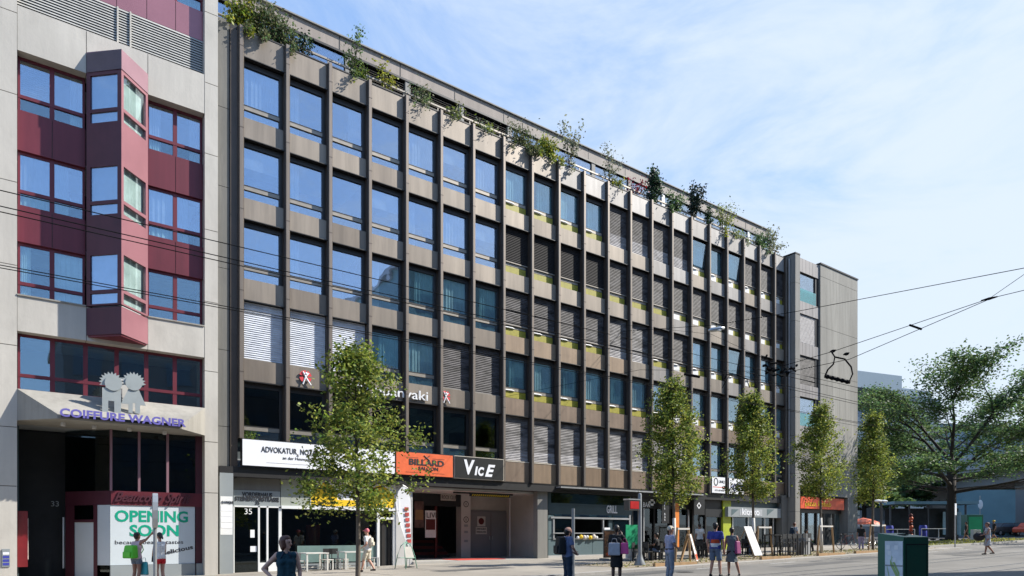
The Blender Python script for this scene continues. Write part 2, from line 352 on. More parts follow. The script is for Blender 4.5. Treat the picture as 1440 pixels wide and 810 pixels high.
# concrete side strip at the left end
xl=at(307,.0)
m=MB()
zz=[0,3.2,5.9,8.9,12.1,15.3,18.4,21.9]
for a,b in zip(zz[1:-1],zz[2:]): m.box(xl-.2,fx(0)-.5,.22,.6,a+.01,b-.01,'concrete_side')
m.box(xl-.2,fx(0)-.2,.26,.62,3.9,21.9,'dark_frame'); m.box(fx(0)-.47,fx(0)-.2,.16,.258,4.3,21.6,'fin_metal')
B(m,'side_pier',off)
m=MB(); m.tube([(xl-.2,.25,22.0),(fx(0)-.3,.25,22.0)],.05,'coping'); B(m,'pipe',off)
# penthouse
xe=at(1082,2); zt=24.6
m=MB(); m.box(4.5,xe,2,12,24.0,24.6,'fascia'); 
x=6.0
while x<xe: m.box(x,x+.03,1.985,1.998,24.0,24.6,'dark_frame'); x+=3.1
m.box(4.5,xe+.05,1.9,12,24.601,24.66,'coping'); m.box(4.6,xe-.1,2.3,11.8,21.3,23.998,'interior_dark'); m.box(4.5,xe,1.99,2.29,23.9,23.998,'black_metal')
B(m,'penthouse_fascia',off)
x=6.3; i=0
while x<xe-1:
    m=MB(); m.box(x,x+.28,2.02,2.25,21.3,23.9,'coping' if i<9 else 'white_paint'); B(m,'penthouse_pier',off)
    m=MB(); xa,xb=x+.30,min(x+3.05,xe-.1)
    if i in(2,3,4): 
        z=21.4
        while z<23.8: m.add([(xa,2.06,z),(xb,2.06,z),(xb,2.16,z+.09),(xa,2.16,z+.09)],[(0,1,2,3)],'rail_metal'); z+=.11
        B(m,'louvre',off)
    else:
        m.box(xa,xb,2.1,2.12,21.4,23.85,'glass_blue'); B(m,'penthouse_window',off)
    x+=3.1; i+=1
m=MB(); m.box(fx(0)-.1,45.2,.56,.64,22.26,22.34,'rail_metal')
x=fx(0)
while x<45.2: m.box(x,x+.05,.58,.62,21.8,22.26,'rail_metal'); x+=1.826
m.box(fx(0)-.1,45.2,.5,.9,21.76,21.9,'dark_frame')
B(m,'terrace_railing',off)
# ---- right end: pylon, window strip, blank concrete wall
m=MB()
z=.6; 
while z<21.9:
    z2=min(z+2.75,21.9); m.box(45.45,46.05,-.56,.6,z,z2-.02,'pylon_concrete'); z=z2
m.box(45.43,46.07,-.58,.6,21.9,22.0,'dark_frame'); B(m,'pylon',off)
m=MB(); m.tube([(45.33,-.15,4.4),(45.33,-.15,21.6)],.07,'alu_glare_a'); B(m,'downpipe',off)
xa,xb=46.05,at(1152,-.2); xc=at(1206,-.3)
m=MB(); tops=[21.0-3.05*i for i in range(5)]; prev=22.0
for t in tops+[5.3]:
    m=MB(); z0=t+.0; z1=prev; n=7
    for i in range(n):
        a=xa+(xb-xa)*i/n; m.box(a+.012,a+(xb-xa)/n-.012,-.2,-.15,z0,z1,'end_panel')
    m.box(xa,xb,-.149,.3,z0-.01,z1,'dark_frame'); prev=t-2.15
    B(m,'end_cladding',off)
for i,t in enumerate(tops):
    m=MB(); m.box(xa,xb,.30,.36,t-2.15,t,'interior_dark'); m.box(xb-.45,xb,-.14,.29,t-2.15,t,'black_metal'); m.box(xa,xb-.45,-.05,.29,t-.12,t,'black_metal'); w=B(m,'window',off)
    if i in(1,2,4):
        m=MB(); z=t-2.14
        while z<t-.05: m.add([(xa,-.12,z),(xb-.45,-.12,z),(xb-.45,-.09,z+.075),(xa,-.09,z+.075)],[(0,1,2,3)],'blind_grey' if i==1 else 'blind_dark'); z+=.085
        m.build('roller_blind',w)
    else:
        m=MB(); m.box(xa,xb-.45,-.06,-.05,t-2.15,t-.12,'glass_blue'); m.build('pane',w)
        m=MB(); m.box(xa,xb-.4,-.17,-.16,t-2.15,t-1.2,'glass_teal'); m.build('balustrade',w)
m=MB(); zs=[4.6,7.0,10.4,13.9,17.4,21.2,22.1]
for a,b in zip(zs,zs[1:]): m.box(xb,xc,-.3,12,a+.012,b-.012,'concrete_light')
m.box(xb+.02,xc-.02,-.285,11.9,4.6,22.1,'dark_frame'); m.box(xb-.05,xc+.03,-.36,12,22.1,22.2,'dark_frame')
x=xb+.9
while x<xc: m.box(x,x+.008,-.302,-.2,4.62,21.19,'concrete_side'); x+=.9
m.box(xc-1.5,xc,-.3,.5,.8,4.59,'pylon_concrete')
B(m,'end_wall',off)
# ================================================================ ground floor of the office block
mat('grey_panel',(.27,.295,.30),.5,0,.06,1); mat('beige_panel',(.33,.35,.30),.5,0,.05,1); mat('wall_white',(.52,.51,.49),.8,0,.08,1,spots=.15); mat('wall_dirty',(.42,.40,.36),.85,0,.15,1,spots=.3)
mat('door_grey',(.20,.20,.21),.5,0,.06,1); mat('dark_red',(.10,.012,.012),.7); mat('carpet_red',(.55,.06,.04),.9); mat('yellow_sign',(.85,.55,.02),.45,0,.05); mat('frost',(.16,.24,.22),.5); mat('teal_panel',(.10,.145,.155),.45,0,.08,1); mat('teal_dark',(.045,.075,.085),.45)
mat('base_white',(.48,.46,.43),.8,0,.15,2,spots=.3); mat('orange_post',(.75,.22,.03),.5); mat('lime_post',(.38,.44,.03),.5); mat('silver',(.55,.55,.55),.35,.7); mat('shop_interior',(.035,.04,.042),.8,var=.6,scale=.8); mat('warm_wood',(.30,.17,.07),.6)
mat('poster_dark',(.12,.06,.05),.5,var=.7,scale=3); mat('poster_light',(.55,.5,.45),.5,var=.5,scale=4); mat('lamp_warm',(.8,.7,.5),.5)
def px2(px,Y): return at(px,Y)
def zat(px,py,Y): return at(px,Y,py)[1]
g=.5
def bx(m,pa,pb,Y,ya,yb,mt,th=.06,ground=False):
    """panel between photograph columns pa,pb on the plane Y, between heights seen at rows ya (top), yb (bottom)"""
    xa,xb=px2(pa,Y),px2(pb,Y); pm=(pa+pb)/2
    zt=zat(pm,ya,Y); zb=gz(xa)-.15 if ground else zat(pm,yb,Y)
    m.box(xa,xb,Y,Y+th,zb,zt,mt); return xa,xb,zb,zt
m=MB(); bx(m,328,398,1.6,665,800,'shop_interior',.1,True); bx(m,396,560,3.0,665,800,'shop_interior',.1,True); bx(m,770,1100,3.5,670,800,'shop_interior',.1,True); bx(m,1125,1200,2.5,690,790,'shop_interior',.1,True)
m.box(6.6,px2(580,.5),.95,3.1,3.9,3.95,'ceiling_int'); m.box(px2(768,.5),54,.95,3.6,3.9,3.95,'ceiling_int')
B(m,'shop_back_wall',off)
m=MB(); xa,xb,_,_=bx(m,309,328,.1,665,800,'grey_panel',.5,True); bx(m,310,327,.095,698,752,'white_paint',.004)  # grey above the white plate stands in for the overhang's shade
for i,y in enumerate((712,720,728,736)): bx(m,311,326.5,.088,y,y+6.5,'sign_white',.006)
pil=B(m,'directory_pillar',off)
T('letterbox_text','Q UNIQUE',xa+.06,.085,zat(318,708,.1),.14,'ink',off,wid=.45)
m=MB(); bx(m,328.5,394,.55,668,690,'concrete_side'); bx(m,328.5,394,.53,690,711.5,'grey_panel'); bx(m,395,436,.53,666,712,'beige_panel'); x=px2(409,.53); m.box(x,x+.015,.526,.529,zat(409,712,.53),zat(409,667,.53),'grey_panel'); B(m,'entrance_fascia',off)
zt=zat(362,697,.53)
T('lettering','VORDERHAUS',px2(362,.52),.52,zat(362,698.5,.53),.24,'ink',off,align='CENTER',wid=1.2,bold=.006)
T('lettering','STEINENTORSTRASSE',px2(362,.52),.52,zat(362,704,.53)-.02,.24,'ink',off,align='CENTER',wid=1.75,bold=.006)
T('lettering','35',px2(362,.52),.52,zat(362,709.8,.53),.2,'ink',off,align='CENTER')
m=MB()
for a,b in ((328.5,329.8),(363,365.5),(375,377.5),(392,396)): bx(m,a,b,.5,711.5,800,'white_paint',.12,True)
bx(m,329,396,.5,711.5,713.5,'white_paint',.1); bx(m,365.5,392,.5,791,800,'white_paint',.1,True)
dr=B(m,'entrance_door_frame',off)
m=MB(); bx(m,329.8,363,.56,713.5,800,'glass_shop',.02,True); bx(m,365.5,375,.56,713.5,791,'glass_shop',.02); bx(m,377.5,392,.56,713.5,791,'glass_shop',.02); B(m,'glass_door',off)
m=MB(); bx(m,352,358,.55,745,756,'sign_white',.006); bx(m,352,361,.55,768,776,'sign_white',.006); B(m,'door_notice',off)
T('house_number','35',px2(343,.54),.54,zat(343,723,.54),.34,'white_paint',off,ext=.004)
# shop with yellow and white fascia
m=MB(); xa,xb,zb,zt=bx(m,436.5,556,.5,668,713,'sign_white',.1); 
B(m,'shop_fascia',off)
ym=MB()
def hill(xa,xb,zb,h): 
    c=(xa+xb)/2; pts=[(xa,zb),(xb,zb),(xb,zb+h*.45),(c+(xb-c)*.45,zb+h*.85),(c,zb+h),(xa+(c-xa)*.5,zb+h*.78),(xa,zb+h*.5)]
    ym.add([(x,.494,z) for x,z in pts],[tuple(range(7))],'yellow_sign'); 
L=xb-xa
zb0=zb+.30
ym.box(xa+.03,xb-.05,.493,.498,zb+.02,zb0,'yellow_sign'); hill(xa+.03,xa+.30*L,zb0,.75); hill(xa+.62*L,xb-.05,zb0,.72); B(ym,'fascia_graphic',off)
T('lettering','thai food',xa+.3,.488,zb+.1,.2,'ink',off)
m=MB(); bx(m,396,557,.44,713,717,'white_paint',.2); bx(m,530.5,534,.46,717,800,'white_paint',.15,True); bx(m,553.5,557,.46,717,800,'white_paint',.15,True); bx(m,534,553.5,.46,727.5,730.5,'white_paint',.1); B(m,'shop_frame',off)
m=MB(); bx(m,396,530.5,.56,717,800,'glass_shop',.02,True); bx(m,534,553.5,.58,717,727.5,'glass_shop',.02); B(m,'shop_window',off)
m=MB(); bx(m,418,529,.545,767,790,'frost',.01); B(m,'frosted_band',off)
m=MB(); bx(m,434,450,1.6,738,778,'sign_red',.3); B(m,'red_counter',off)
m=MB(); bx(m,397,530,.5,792,802,'grey_panel',.2,True); B(m,'plinth',off)
m=MB(); bx(m,535,552.5,.62,731,800,'interior_dark',.05,True); bx(m,537,541,.6,732,799,'dark_frame',.02); bx(m,546,548,.59,732,799,'dark_frame',.02); B(m,'door',off)
m=MB(); bx(m,557,580,.42,668,800,'wall_white',.25,True)
for j in range(3): bx(m,571.5,576,.41,722+j*21,738+j*21,'door_grey',.02)
B(m,'white_wall_panel',off)
# passage
xa,xb=px2(580,.42),px2(768,.42); zc_=3.93; zs=gz(18)+.08; x8=px2(769,.42); YD=4.2
m=MB(); m.box(xa,x8,.3,7.0,gz(xa)-.2,zs,'wall_dirty'); B(m,'passage_floor',off)
m=MB(); m.box(xa+.02,x8+.3,.95,7,3.86,3.95,'wall_white'); B(m,'passage_ceiling',off)
xm=px2(644,YD); xr=px2(720,YD)
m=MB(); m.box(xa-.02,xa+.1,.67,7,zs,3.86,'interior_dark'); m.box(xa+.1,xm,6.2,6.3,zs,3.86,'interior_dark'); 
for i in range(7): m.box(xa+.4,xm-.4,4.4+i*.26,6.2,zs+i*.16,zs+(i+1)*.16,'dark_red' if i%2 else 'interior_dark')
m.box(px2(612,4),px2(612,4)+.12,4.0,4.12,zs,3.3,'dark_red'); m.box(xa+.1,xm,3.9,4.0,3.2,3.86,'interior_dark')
B(m,'stairwell',off)
m=MB(); m.box(xm,px2(657,YD)+.0,YD-.35,YD+.2,zs,3.86,'wall_white'); B(m,'passage_pillar',off)
px_=(xm+px2(657,YD))/2
for i,z in enumerate((3.35,2.5)):
    m=MB(); n=20
    vs=[]; 
    for j in range(n):
        a=2*math.pi*j/n; vs+= [(px_+.17*math.cos(a),YD-.36,z+.17*math.sin(a)),(px_+.13*math.cos(a),YD-.36,z+.13*math.sin(a))]
    m.add(vs,[(2*j,(2*j+2)%(2*n),(2*j+3)%(2*n),2*j+1) for j in range(n)],'ink'); m.box(px_-.02,px_+.02,YD-.36,YD-.352,z-.07,z+.07,'ink'); B(m,'round_emblem',off)
m=MB()
for z in (2.1,1.75,1.25): m.box(px_-.12,px_+.12,YD-.365,YD-.352,z,z+.13,'grey_panel'); 
B(m,'small_notice',off)
m=MB(); m.box(px2(657,YD),xr+.1,YD,YD+.1,zs,3.86,'wall_dirty'); B(m,'passage_back_wall',off)
m=MB(); a,b=px2(661,YD-.05),px2(717,YD-.05); zt=zs+2.55; m.box(a-.1,b+.1,YD-.06,YD-.002,zs,zt+.1,'door_grey'); 
dd=B(m,'door_frame',off)
for s in (0,1):
    m=MB(); w=(b-a)/2; m.box(a+s*w+.02,a+(s+1)*w-.02,YD-.09,YD-.062,zs+.02,zt,'door_grey'); o=B(m,'double_door',off)
    m=MB(); hx=a+w-.12 if s==0 else a+w+.08; m.box(hx,hx+.04,YD-.13,YD-.092,zs+1.0,zs+1.2,'silver'); m.build('handle',o)
m=MB(); m.box(a+.45,a+1.0,YD-.105,YD-.093,zs+1.75,zs+2.3,'wall_white'); n=16
m.add([(a+.72+.19*math.cos(2*math.pi*j/n),YD-.108,zs+2.03+.19*math.sin(2*math.pi*j/n)) for j in range(n)],[tuple(range(n))],'dark_red'); m.box(a+.35,a+1.1,YD-.105,YD-.093,zs+1.3,zs+1.7,'wall_white')
B(m,'door_sign',off)
T('lettering','EINFAHRT',a+.40,YD-.11,zs+1.55,.13,'ink',off,wid=.62); T('lettering','FREIHALTEN',a+.40,YD-.11,zs+1.38,.13,'ink',off,wid=.62)
m=MB(); m.box(x8,x8+.3,.7,YD+.1,zs-.2,3.86,'wall_dirty'); m.box(px2(745,.42),px2(745,.42)+.03,2.2,2.25,zs,3.86,'wall_white'); B(m,'passage_side_wall',off)
m=MB(); bx(m,756,770,.35,677,800,'pylon_concrete',.36,True); B(m,'passage_pier',off)
m=MB(); m.box(xa+2.6,xa+6.2,.9,1.05,3.72,3.80,'black_metal')
for i in range(18): m.add([(xa+3.6+i*.13,.89,3.62),(xa+3.66+i*.13,.89,3.62),(xa+3.72+i*.13,.89,3.71),(xa+3.66+i*.13,.89,3.71)],[(0,1,2,3)],'yellow_sign')
m.box(xa+3.5,xa+6.0,.90,.96,3.60,3.72,'black_metal'); B(m,'height_bar',off)
for i,(pa,pb,ya,yb,t) in enumerate(((583,596,705,742,'warm_wood'),(598,613,718,756,'poster_light'))):
    m=MB(); bx(m,pa,pb,3.85,ya,yb,'sign_white' if i else 'poster_dark',.03); bx(m,pa+1,pb-1,3.84,ya+12,yb-11,'dark_red' if i else 'warm_wood',.005); B(m,'poster',off)
T('lettering','LIVE',px2(599.5,3.8),3.80,zat(605,728,3.8),.4,'ink',off,wid=.7,ext=.003)
m=MB(); bx(m,620,641,3.85,691,704,'wall_dirty',.03); B(m,'poster',off)
T('lettering','ROCK CLUB',px2(621,3.8),3.8,zat(630,702,3.8),.3,'ink',off,wid=.95,ext=.003)
m=MB(); xx=px2(636,1); m.box(xx,xx+2.9,.5,2.2,zs+.002,zs+.02,'carpet_red'); tag(m.build('doormat'),'red carpet strip on the threshold of the covered passage','carpet')
# grill kiosk section
m=MB(); bx(m,771,889,.5,676,712,'teal_dark',.1); bx(m,771,889,.47,712,724,'teal_dark',.1); bx(m,771,889,.52,758,780,'teal_panel',.1); bx(m,771,779,.5,724,758,'teal_panel',.12); bx(m,856,889,.53,724,758,'teal_dark',.1)
bx(m,771,889,.46,780,800,'base_white',.2,True)
for p in (803,833,862): bx(m,p,p+.6,.515,760,779,'teal_dark',.01)
B(m,'kiosk_front',off)
m=MB(); bx(m,775,886,.42,727.5,730,'silver',.2); bx(m,778,780,.45,730,757,'silver',.1); bx(m,806,808,.45,724,757,'silver',.1); bx(m,848,849.5,.45,730,757,'silver',.1); bx(m,778,850,.40,749,750.5,'silver',.25); bx(m,778,872,.46,757,758.5,'silver',.1); bx(m,885,887,.45,724,745,'silver',.05); B(m,'kiosk_window_frame',off)
m=MB(); bx(m,780,806,.5,730,757,'glass_shop',.02); bx(m,862,885,.5,730,757,'glass_shop',.02); bx(m,775,885,.5,718,727,'glass_mid',.02); bx(m,775,886,.49,682,709,'glass_shop',.004); B(m,'kiosk_window',off)
m=MB(); 
for i in range(7): m.ball((px2(812+i*4.4,.48),.45,zat(825,756,.48)+.05*(i%2)),.09+.03*(i%3),['white_paint','yellow_sign','poster_light'][i%3],6)
tag(m.build('food_display'),'small heap of white and yellow goods on the grey kiosk counter','goods')
m=MB(); bx(m,850,858,.42,742,752,'sign_white',.02); tag(m.build('paper_notice'),'white paper notice at the right of the kiosk counter','notice')
T('kiosk_lettering','GRILL',px2(853,.44),.44,zat(862,721.5,.45),.62,'sign_white',off,wid=.85,bold=.01)
# edge canopy
m=MB(); xq=px2(785,-.1); xe2=px2(986,-.1); n=6
for i in range(n): m.box(xq+(xe2-xq)*i/n+.02,xq+(xe2-xq)*(i+1)/n-.02,-.30,.1,4.16,4.235,'silver')
m.box(xq,xe2,-.25,.1,4.10,4.158,'black_metal'); B(m,'awning_cassette',off)
# dark restaurants
m=MB()
for p in (889,905,920,942,968,974,992,1013): bx(m,p,p+1.3,.5,705,800,'silver' if p in(905,968) else 'dark_frame',.08,True)
bx(m,889,1016,.45,697,716,'black_metal',.1); B(m,'restaurant_front',off)
m=MB(); bx(m,890,968,.6,716,800,'glass_shop',.02,True); bx(m,976,1015,.6,716,800,'glass_shop',.02,True); B(m,'restaurant_window',off)
T('restaurant_lettering','BAR',px2(904,.43),.43,zat(910,713,.43),.42,'sign_white',off,wid=.6)
m=MB(); bx(m,915,919,.42,702,711,'sign_white',.01); bx(m,912.5,921,.42,705,708,'sign_white',.012); B(m,'cross_emblem',off)
m=MB(); bx(m,949,955,.3,707,770,'orange_post',.15); tag(m.build('orange_pillar'),'narrow orange pillar beside the second street tree trunk','pillar')
s=wbase('hanging_sign',(px2(936,.1),.1,3),'tall black vertical sign with white letters in front of the dark restaurant','sign')
m=MB(); bx(m,931,941,.1,700,736,'sign_black',.06); B(m,'panel',s)
for i,ch in enumerate('CAFE BAR'):
    if ch!=' ': T('letter',ch,px2(934,.09),.09,zat(936,704.5+i*4,.1),.19,'sign_white',s,ext=.004)
s=wbase('hanging_sign',(px2(984,.1),.1,3.5),'square black sign with white diamond emblem beside the silver awning end','sign')
m=MB(); bx(m,976,991,.1,699,724,'sign_black',.06); B(m,'panel',s)
m=MB(); c=px2(983,.09); z=zat(983,711,.1)
for r1,r2 in ((.22,.13),):
    v=[(c,.09,z+r1),(c+r1,.09,z),(c,.09,z-r1),(c-r1,.09,z),(c,.09,z+r2),(c+r2,.09,z),(c,.09,z-r2),(c-r2,.09,z)]; m.add(v,[(0,1,5,4),(1,2,6,5),(2,3,7,6),(3,0,4,7)],'sign_white')
B(m,'emblem',s)
m=MB(); bx(m,1017,1028,.35,697,775,'lime_post',.4); tag(m.build('lime_pillar'),'yellow-green pillar left of the grey shop fascia','pillar')
m=MB(); bx(m,992,1017,.4,716,727,'sign_black',.1); bx(m,1028,1100,.4,701,714,'teal_dark',.1); bx(m,1100,1125,.0,697,790,'concrete_side',.6,True); B(m,'dark_fascia',off)
s=wbase('shop_sign',(px2(1060,.1),.1,3.2),'pale grey shop fascia with white lettering behind the third street tree','sign')
m=MB(); bx(m,1024,1099,.1,714,727.5,'grey_panel',.25); bx(m,1040,1072,.09,716,725.5,'silver',.008); B(m,'panel',s)
m=MB()
for a in (1029,1079):
    x1,x2=px2(a,.08),px2(a+10,.08); z1,z2=zat(a,725,.1),zat(a,716,.1); m.add([(x1,.09,z2),(x2,.09,z2),(x1,.09,z1)],[(0,1,2)],'teal_panel')
B(m,'triangle_graphic',s)
T('lettering','kiosko',px2(1043,.08),.08,zat(1056,724.3,.1),.62,'sign_white',s,wid=2.0,bold=.01)
m=MB(); 
for p in (1030,1052,1075,1087,1099): bx(m,p,p+1.2,.4,727,775,'silver',.05)
bx(m,1028,1100,.42,772,790,'grey_panel',.1,True); B(m,'shop_frame',off)
m=MB(); bx(m,1031,1099,.5,727,773,'glass_shop',.02); B(m,'shop_window',off)
m=MB(); 
for i,p in enumerate((1032,1038,1045,1054,1060,1066,1077,1081,1090)): bx(m,p,p+4,.8,731+i%3*2,765-i%2*5,['poster_light','poster_dark','dark_red'][i%3],.1)
tag(m.build('magazine_racks'),'racks of pink and dark magazines behind the grey-fascia shop window','display rack')
# corner cafe with red sign
s=wbase('shop_sign',(px2(1155,.1),.1,4),'red fascia sign with yellow lettering above the corner cafe','sign')
m=MB(); bx(m,1126,1187,-.15,700,716,'sign_red',.15); B(m,'panel',s)
T('lettering','pizza kebab',px2(1132,-.17),-.17,zat(1150,712,-.15),.55,'yellow_sign',s,wid=3.6)
m=MB(); 
for p in (1126,1135,1148,1158,1172,1184): bx(m,p,p+1.6,.3,716,790,'dark_frame',.1,True)
bx(m,1126,1190,.25,716,722,'dark_frame',.1); bx(m,1126,1158,.3,765,790,'dark_frame',.1,True); B(m,'cafe_front',off)
m=MB(); bx(m,1127,1159,.4,722,765,'glass_mid',.02); bx(m,1174,1184,.4,722,770,'glass_mid',.02); B(m,'cafe_window',off)
m=MB(); bx(m,1164,1171,1.2,728,745,'silver',.05); tag(m.build('menu_board'),'small pale menu board inside the dark corner cafe doorway','menu')
# ---------------------------------------------------------------- sign boxes on the first floor band
def signbox(label,pa,pb,mt,frame='dark_frame',Y=-.05,z0=4.37,z1=5.46,dep=.2,name='shop_sign'):
    xa,xb=px2(pa,Y),px2(pb,Y)
    s=wbase(name,((xa+xb)/2,Y,z0),label,'sign')
    m=MB(); m.box(xa,xb,Y+.02,Y+dep,z0,z1,frame); B(m,'frame',s)
    m=MB(); m.box(xa+.03,xb-.03,Y,Y+.021,z0+.03,z1-.03,mt); B(m,'panel',s); return s,xa,xb
s,xa,xb=signbox('long white sign box reading ADVOKATUR NOTARIAT above the entrance',340,466.5,'sign_white')
T('lettering','ADVOKATUR  NOTARIAT',xa+.75,-.06,4.97,.32,'ink',s,wid=2.75,bold=.004,ext=.003); T('ampersand','&',xa+2.18,-.06,4.88,.15,'ink',s,ext=.003)
T('lettering','an der Heuwaage',xa+1.6,-.06,4.73,.17,'ink',s,wid=1.25,ext=.003); m=MB(); m.box(xa+.95,xa+3.5,-.056,-.052,4.55,4.558,'door_grey'); B(m,'thin_line',s)
s,xa,xb=signbox('blank white sign box half hidden behind the first street tree crown',467.5,556,'sign_white')
s,xa,xb=signbox('red-orange sign box with black BILLARD SALOON lettering',556.5,637.5,'sign_orange')
T('lettering','BILLARD',xa+.65,-.06,4.88,.38,'ink',s,wid=1.85,bold=.012,ext=.003); T('lettering','SALOON',xa+1.15,-.06,4.66,.22,'ink',s,wid=1.05,bold=.006,ext=.003)
m=MB()
for z in (5.2,4.52):
    for x in (.5,1.9): m=MB(); m.box(xa+x,xa+x+.65,-.056,-.052,z,z+.012,'ink'); B(m,'ruled_line',s)
m=MB(); m.tube([(xa+1.45,-.058,5.12),(xa+1.75,-.058,5.34)],.018,'ink',6); B(m,'crossed_cue',s); m=MB(); m.tube([(xa+1.75,-.064,5.12),(xa+1.45,-.064,5.34)],.018,'ink',6); B(m,'crossed_cue',s)
s,xa,xb=signbox('black sign box with hand-painted white VICE lettering and cream frame',639.5,708.5,'sign_black','frame_cream')
T('lettering','V',xa+.5,-.06,4.62,.95,'sign_white',s,shear=.1,bold=.035,wid=.62,ext=.003); T('lettering','I',xa+1.12,-.06,4.60,.55,'sign_white',s,shear=.2,bold=.03,ext=.003); T('lettering','C',xa+1.3,-.06,4.58,.55,'sign_white',s,shear=.2,bold=.03,wid=.36,ext=.003); T('lettering','E',xa+1.72,-.06,4.56,.80,'sign_white',s,shear=.35,bold=.03,wid=.62,ext=.003)
s,xa,xb=signbox('white sign box with round ring logo and red stripe above the dark restaurant',1001,1020,'sign_white',Y=-.05)
m=MB(); n=18; cx,cz=xa+.42,5.12; vs=[]
for j in range(n):
    a=2*math.pi*j/n; vs+=[(cx+.22*math.cos(a),-.056,cz+.27*math.sin(a)),(cx+.14*math.cos(a),-.056,cz+.19*math.sin(a))]
m.add(vs,[(2*j,(2*j+2)%(2*n),(2*j+3)%(2*n),2*j+1) for j in range(n)],'ink'); m.box(xa+.1,xb-.1,-.056,-.051,4.76,4.80,'sign_red'); B(m,'ring_logo',s)
T('lettering','UNIQ',cx+.3,-.06,5.06,.25,'ink',s,wid=.6,ext=.003); T('lettering','STUDIO',xa+.3,-.06,4.52,.14,'ink',s,wid=.9,ext=.003)
s,xa,xb=signbox('white sign box with blue scribble graphic beside the third street tree',1025,1046,'sign_white',Y=-.05)
mat('blue_ink',(.05,.06,.35),.5)
m=MB(); random.seed(3); pts=[(xa+.15+i*.085,-.06,4.85+random.uniform(-.28,.33)) for i in range(17)]; m.tube(pts,.022,'blue_ink',5); pts=[(xa+.2+i*.08,-.062,4.95+random.uniform(-.3,.3)) for i in range(15)]; m.tube(pts,.018,'ink',5); B(m,'scribble_graphic',s)
# teppanyaki letters on the first spandrel
mat('letter_white',(.85,.85,.85),.4); mat('logo_red',(.7,.05,.06),.45)
s=wbase('restaurant_letters',(px2(520,.1),.1,7.9),'white three-dimensional Teppanyaki letters on the spandrel behind the first tree','sign')
T('lettering','Nori',px2(466,.12),.12,7.98,.62,'letter_white',s,ext=.04,wid=1.3); T('lettering','Teppanyaki',px2(500,.12),.12,7.93,.62,'letter_white',s,ext=.04,wid=px2(601,.12)-px2(500,.12))
for p,l in ((430,'left'),(627,'right')):
    s=wbase('round_logo',(px2(p,.1),.1,8.2),'round red and white dancer emblem on the spandrel, %s of the white letters'%('nearer the concrete house,' if l=='left' else 'to the far side'),'emblem'); 
    s['label']='round red emblem with white figure on the spandrel '+('above the white sign box' if l=='left' else 'above the black sign box')
    c=px2(p,.1); z=8.27; m=MB(); n=18
    for a0,a1 in ((.15,1.25),(1.55,2.9),(3.3,4.3),(5.1,6.1)):
        k=8; vs=[]
        for j in range(k+1):
            a=a0+(a1-a0)*j/k; vs+=[(c+.26*math.cos(a),.12,z+.26*math.sin(a)),(c+.10*math.cos(a),.12,z+.10*math.sin(a))]
        m.add(vs,[(2*j,2*j+2,2*j+3,2*j+1) for j in range(k)],'logo_red')
    B(m,'red_ring',s)
    m=MB(); m.tube([(c-.12,.11,z-.33),(c,.11,z),(c+.14,.11,z+.16)],.03,'letter_white',6); m.tube([(c+.22,.11,z-.33),(c,.11,z-.02),(c-.12,.11,z+.2)],.03,'letter_white',6); m.ball((c+.02,.11,z+.13),.06,'letter_white',6); B(m,'white_figure',s)
# ================================================================ concrete and burgundy house at the left
mat('precast',(.53,.495,.435),.8,0,.12,1.1,bump=.2,spots=.35,stretch=(1.1,1.1,.7),streak=.06); mat('precast_weathered',(.33,.31,.27),.85,0,.2,1.4,bump=.3,spots=.45,streak=.12)
mat('burgundy',(.15,.022,.034),.45,.15,.16,1.2,spots=.3,stretch=(1.5,1.5,.6),streak=.12); mat('burgundy_dark',(.085,.02,.032),.45,.15,.16,1.2,spots=.3,streak=.12); mat('rose_and_sunlit',(.36,.16,.18),.33,.35,.08,.8); mat('mauve_panel',(.30,.17,.20),.4,.3,.08,.8)
mat('slat_grey',(.42,.41,.38),.6,0); mat('joint',(.12,.11,.10),.9); mat('cap_shaded',(.10,.07,.085),.5); mat('poster_white',(.58,.63,.65),.35,0,.05,1); mat('green_letter',(.0,.33,.20),.45); mat('dark_green',(.01,.09,.07),.4)
mat('red_box',(.16,.008,.012),.4); mat('violet',(.15,.13,.42),.4)
YL=-.15
hs=wbase('concrete_house',(3,YL,.05),'pale concrete house with burgundy window bands and angular bay, left of the office block','house')
xR0,xR1=at(288,YL),at(306.5,YL); xL1=at(24,YL); xL0=-6.0
ZT=25.5
def col(xa,xb,name):
    m=MB(); zs=[-.3,3.25,5.2,7.9,10.55,13.3,16.2,18.9,21.6,24.2,ZT]
    for a,b in zip(zs,zs[1:]): m.box(xa,xb,YL,1.2,a+.012,b-.012,'precast')
    m.box(xa+.02,xb-.02,YL+.02,1.15,-.3,ZT,'joint'); return B(m,name,hs)
col(xL0,xL1,'corner_pier'); col(xR0,xR1,'right_pier')
m=MB(); m.box(xL0,xR1,2.6,12,-.3,ZT,'interior_dark'); m.box(xL0,xR1,1.2,12,ZT-.2,ZT,'precast'); m.box(xR1-.2,xR1-.01,1.2,12,0,ZT,'precast'); B(m,'wall',hs)
bxa,bxb=at(121.5,YL),at(208,YL); bxm=(bxa+bxb)/2; q=(bxb-bxa)/2
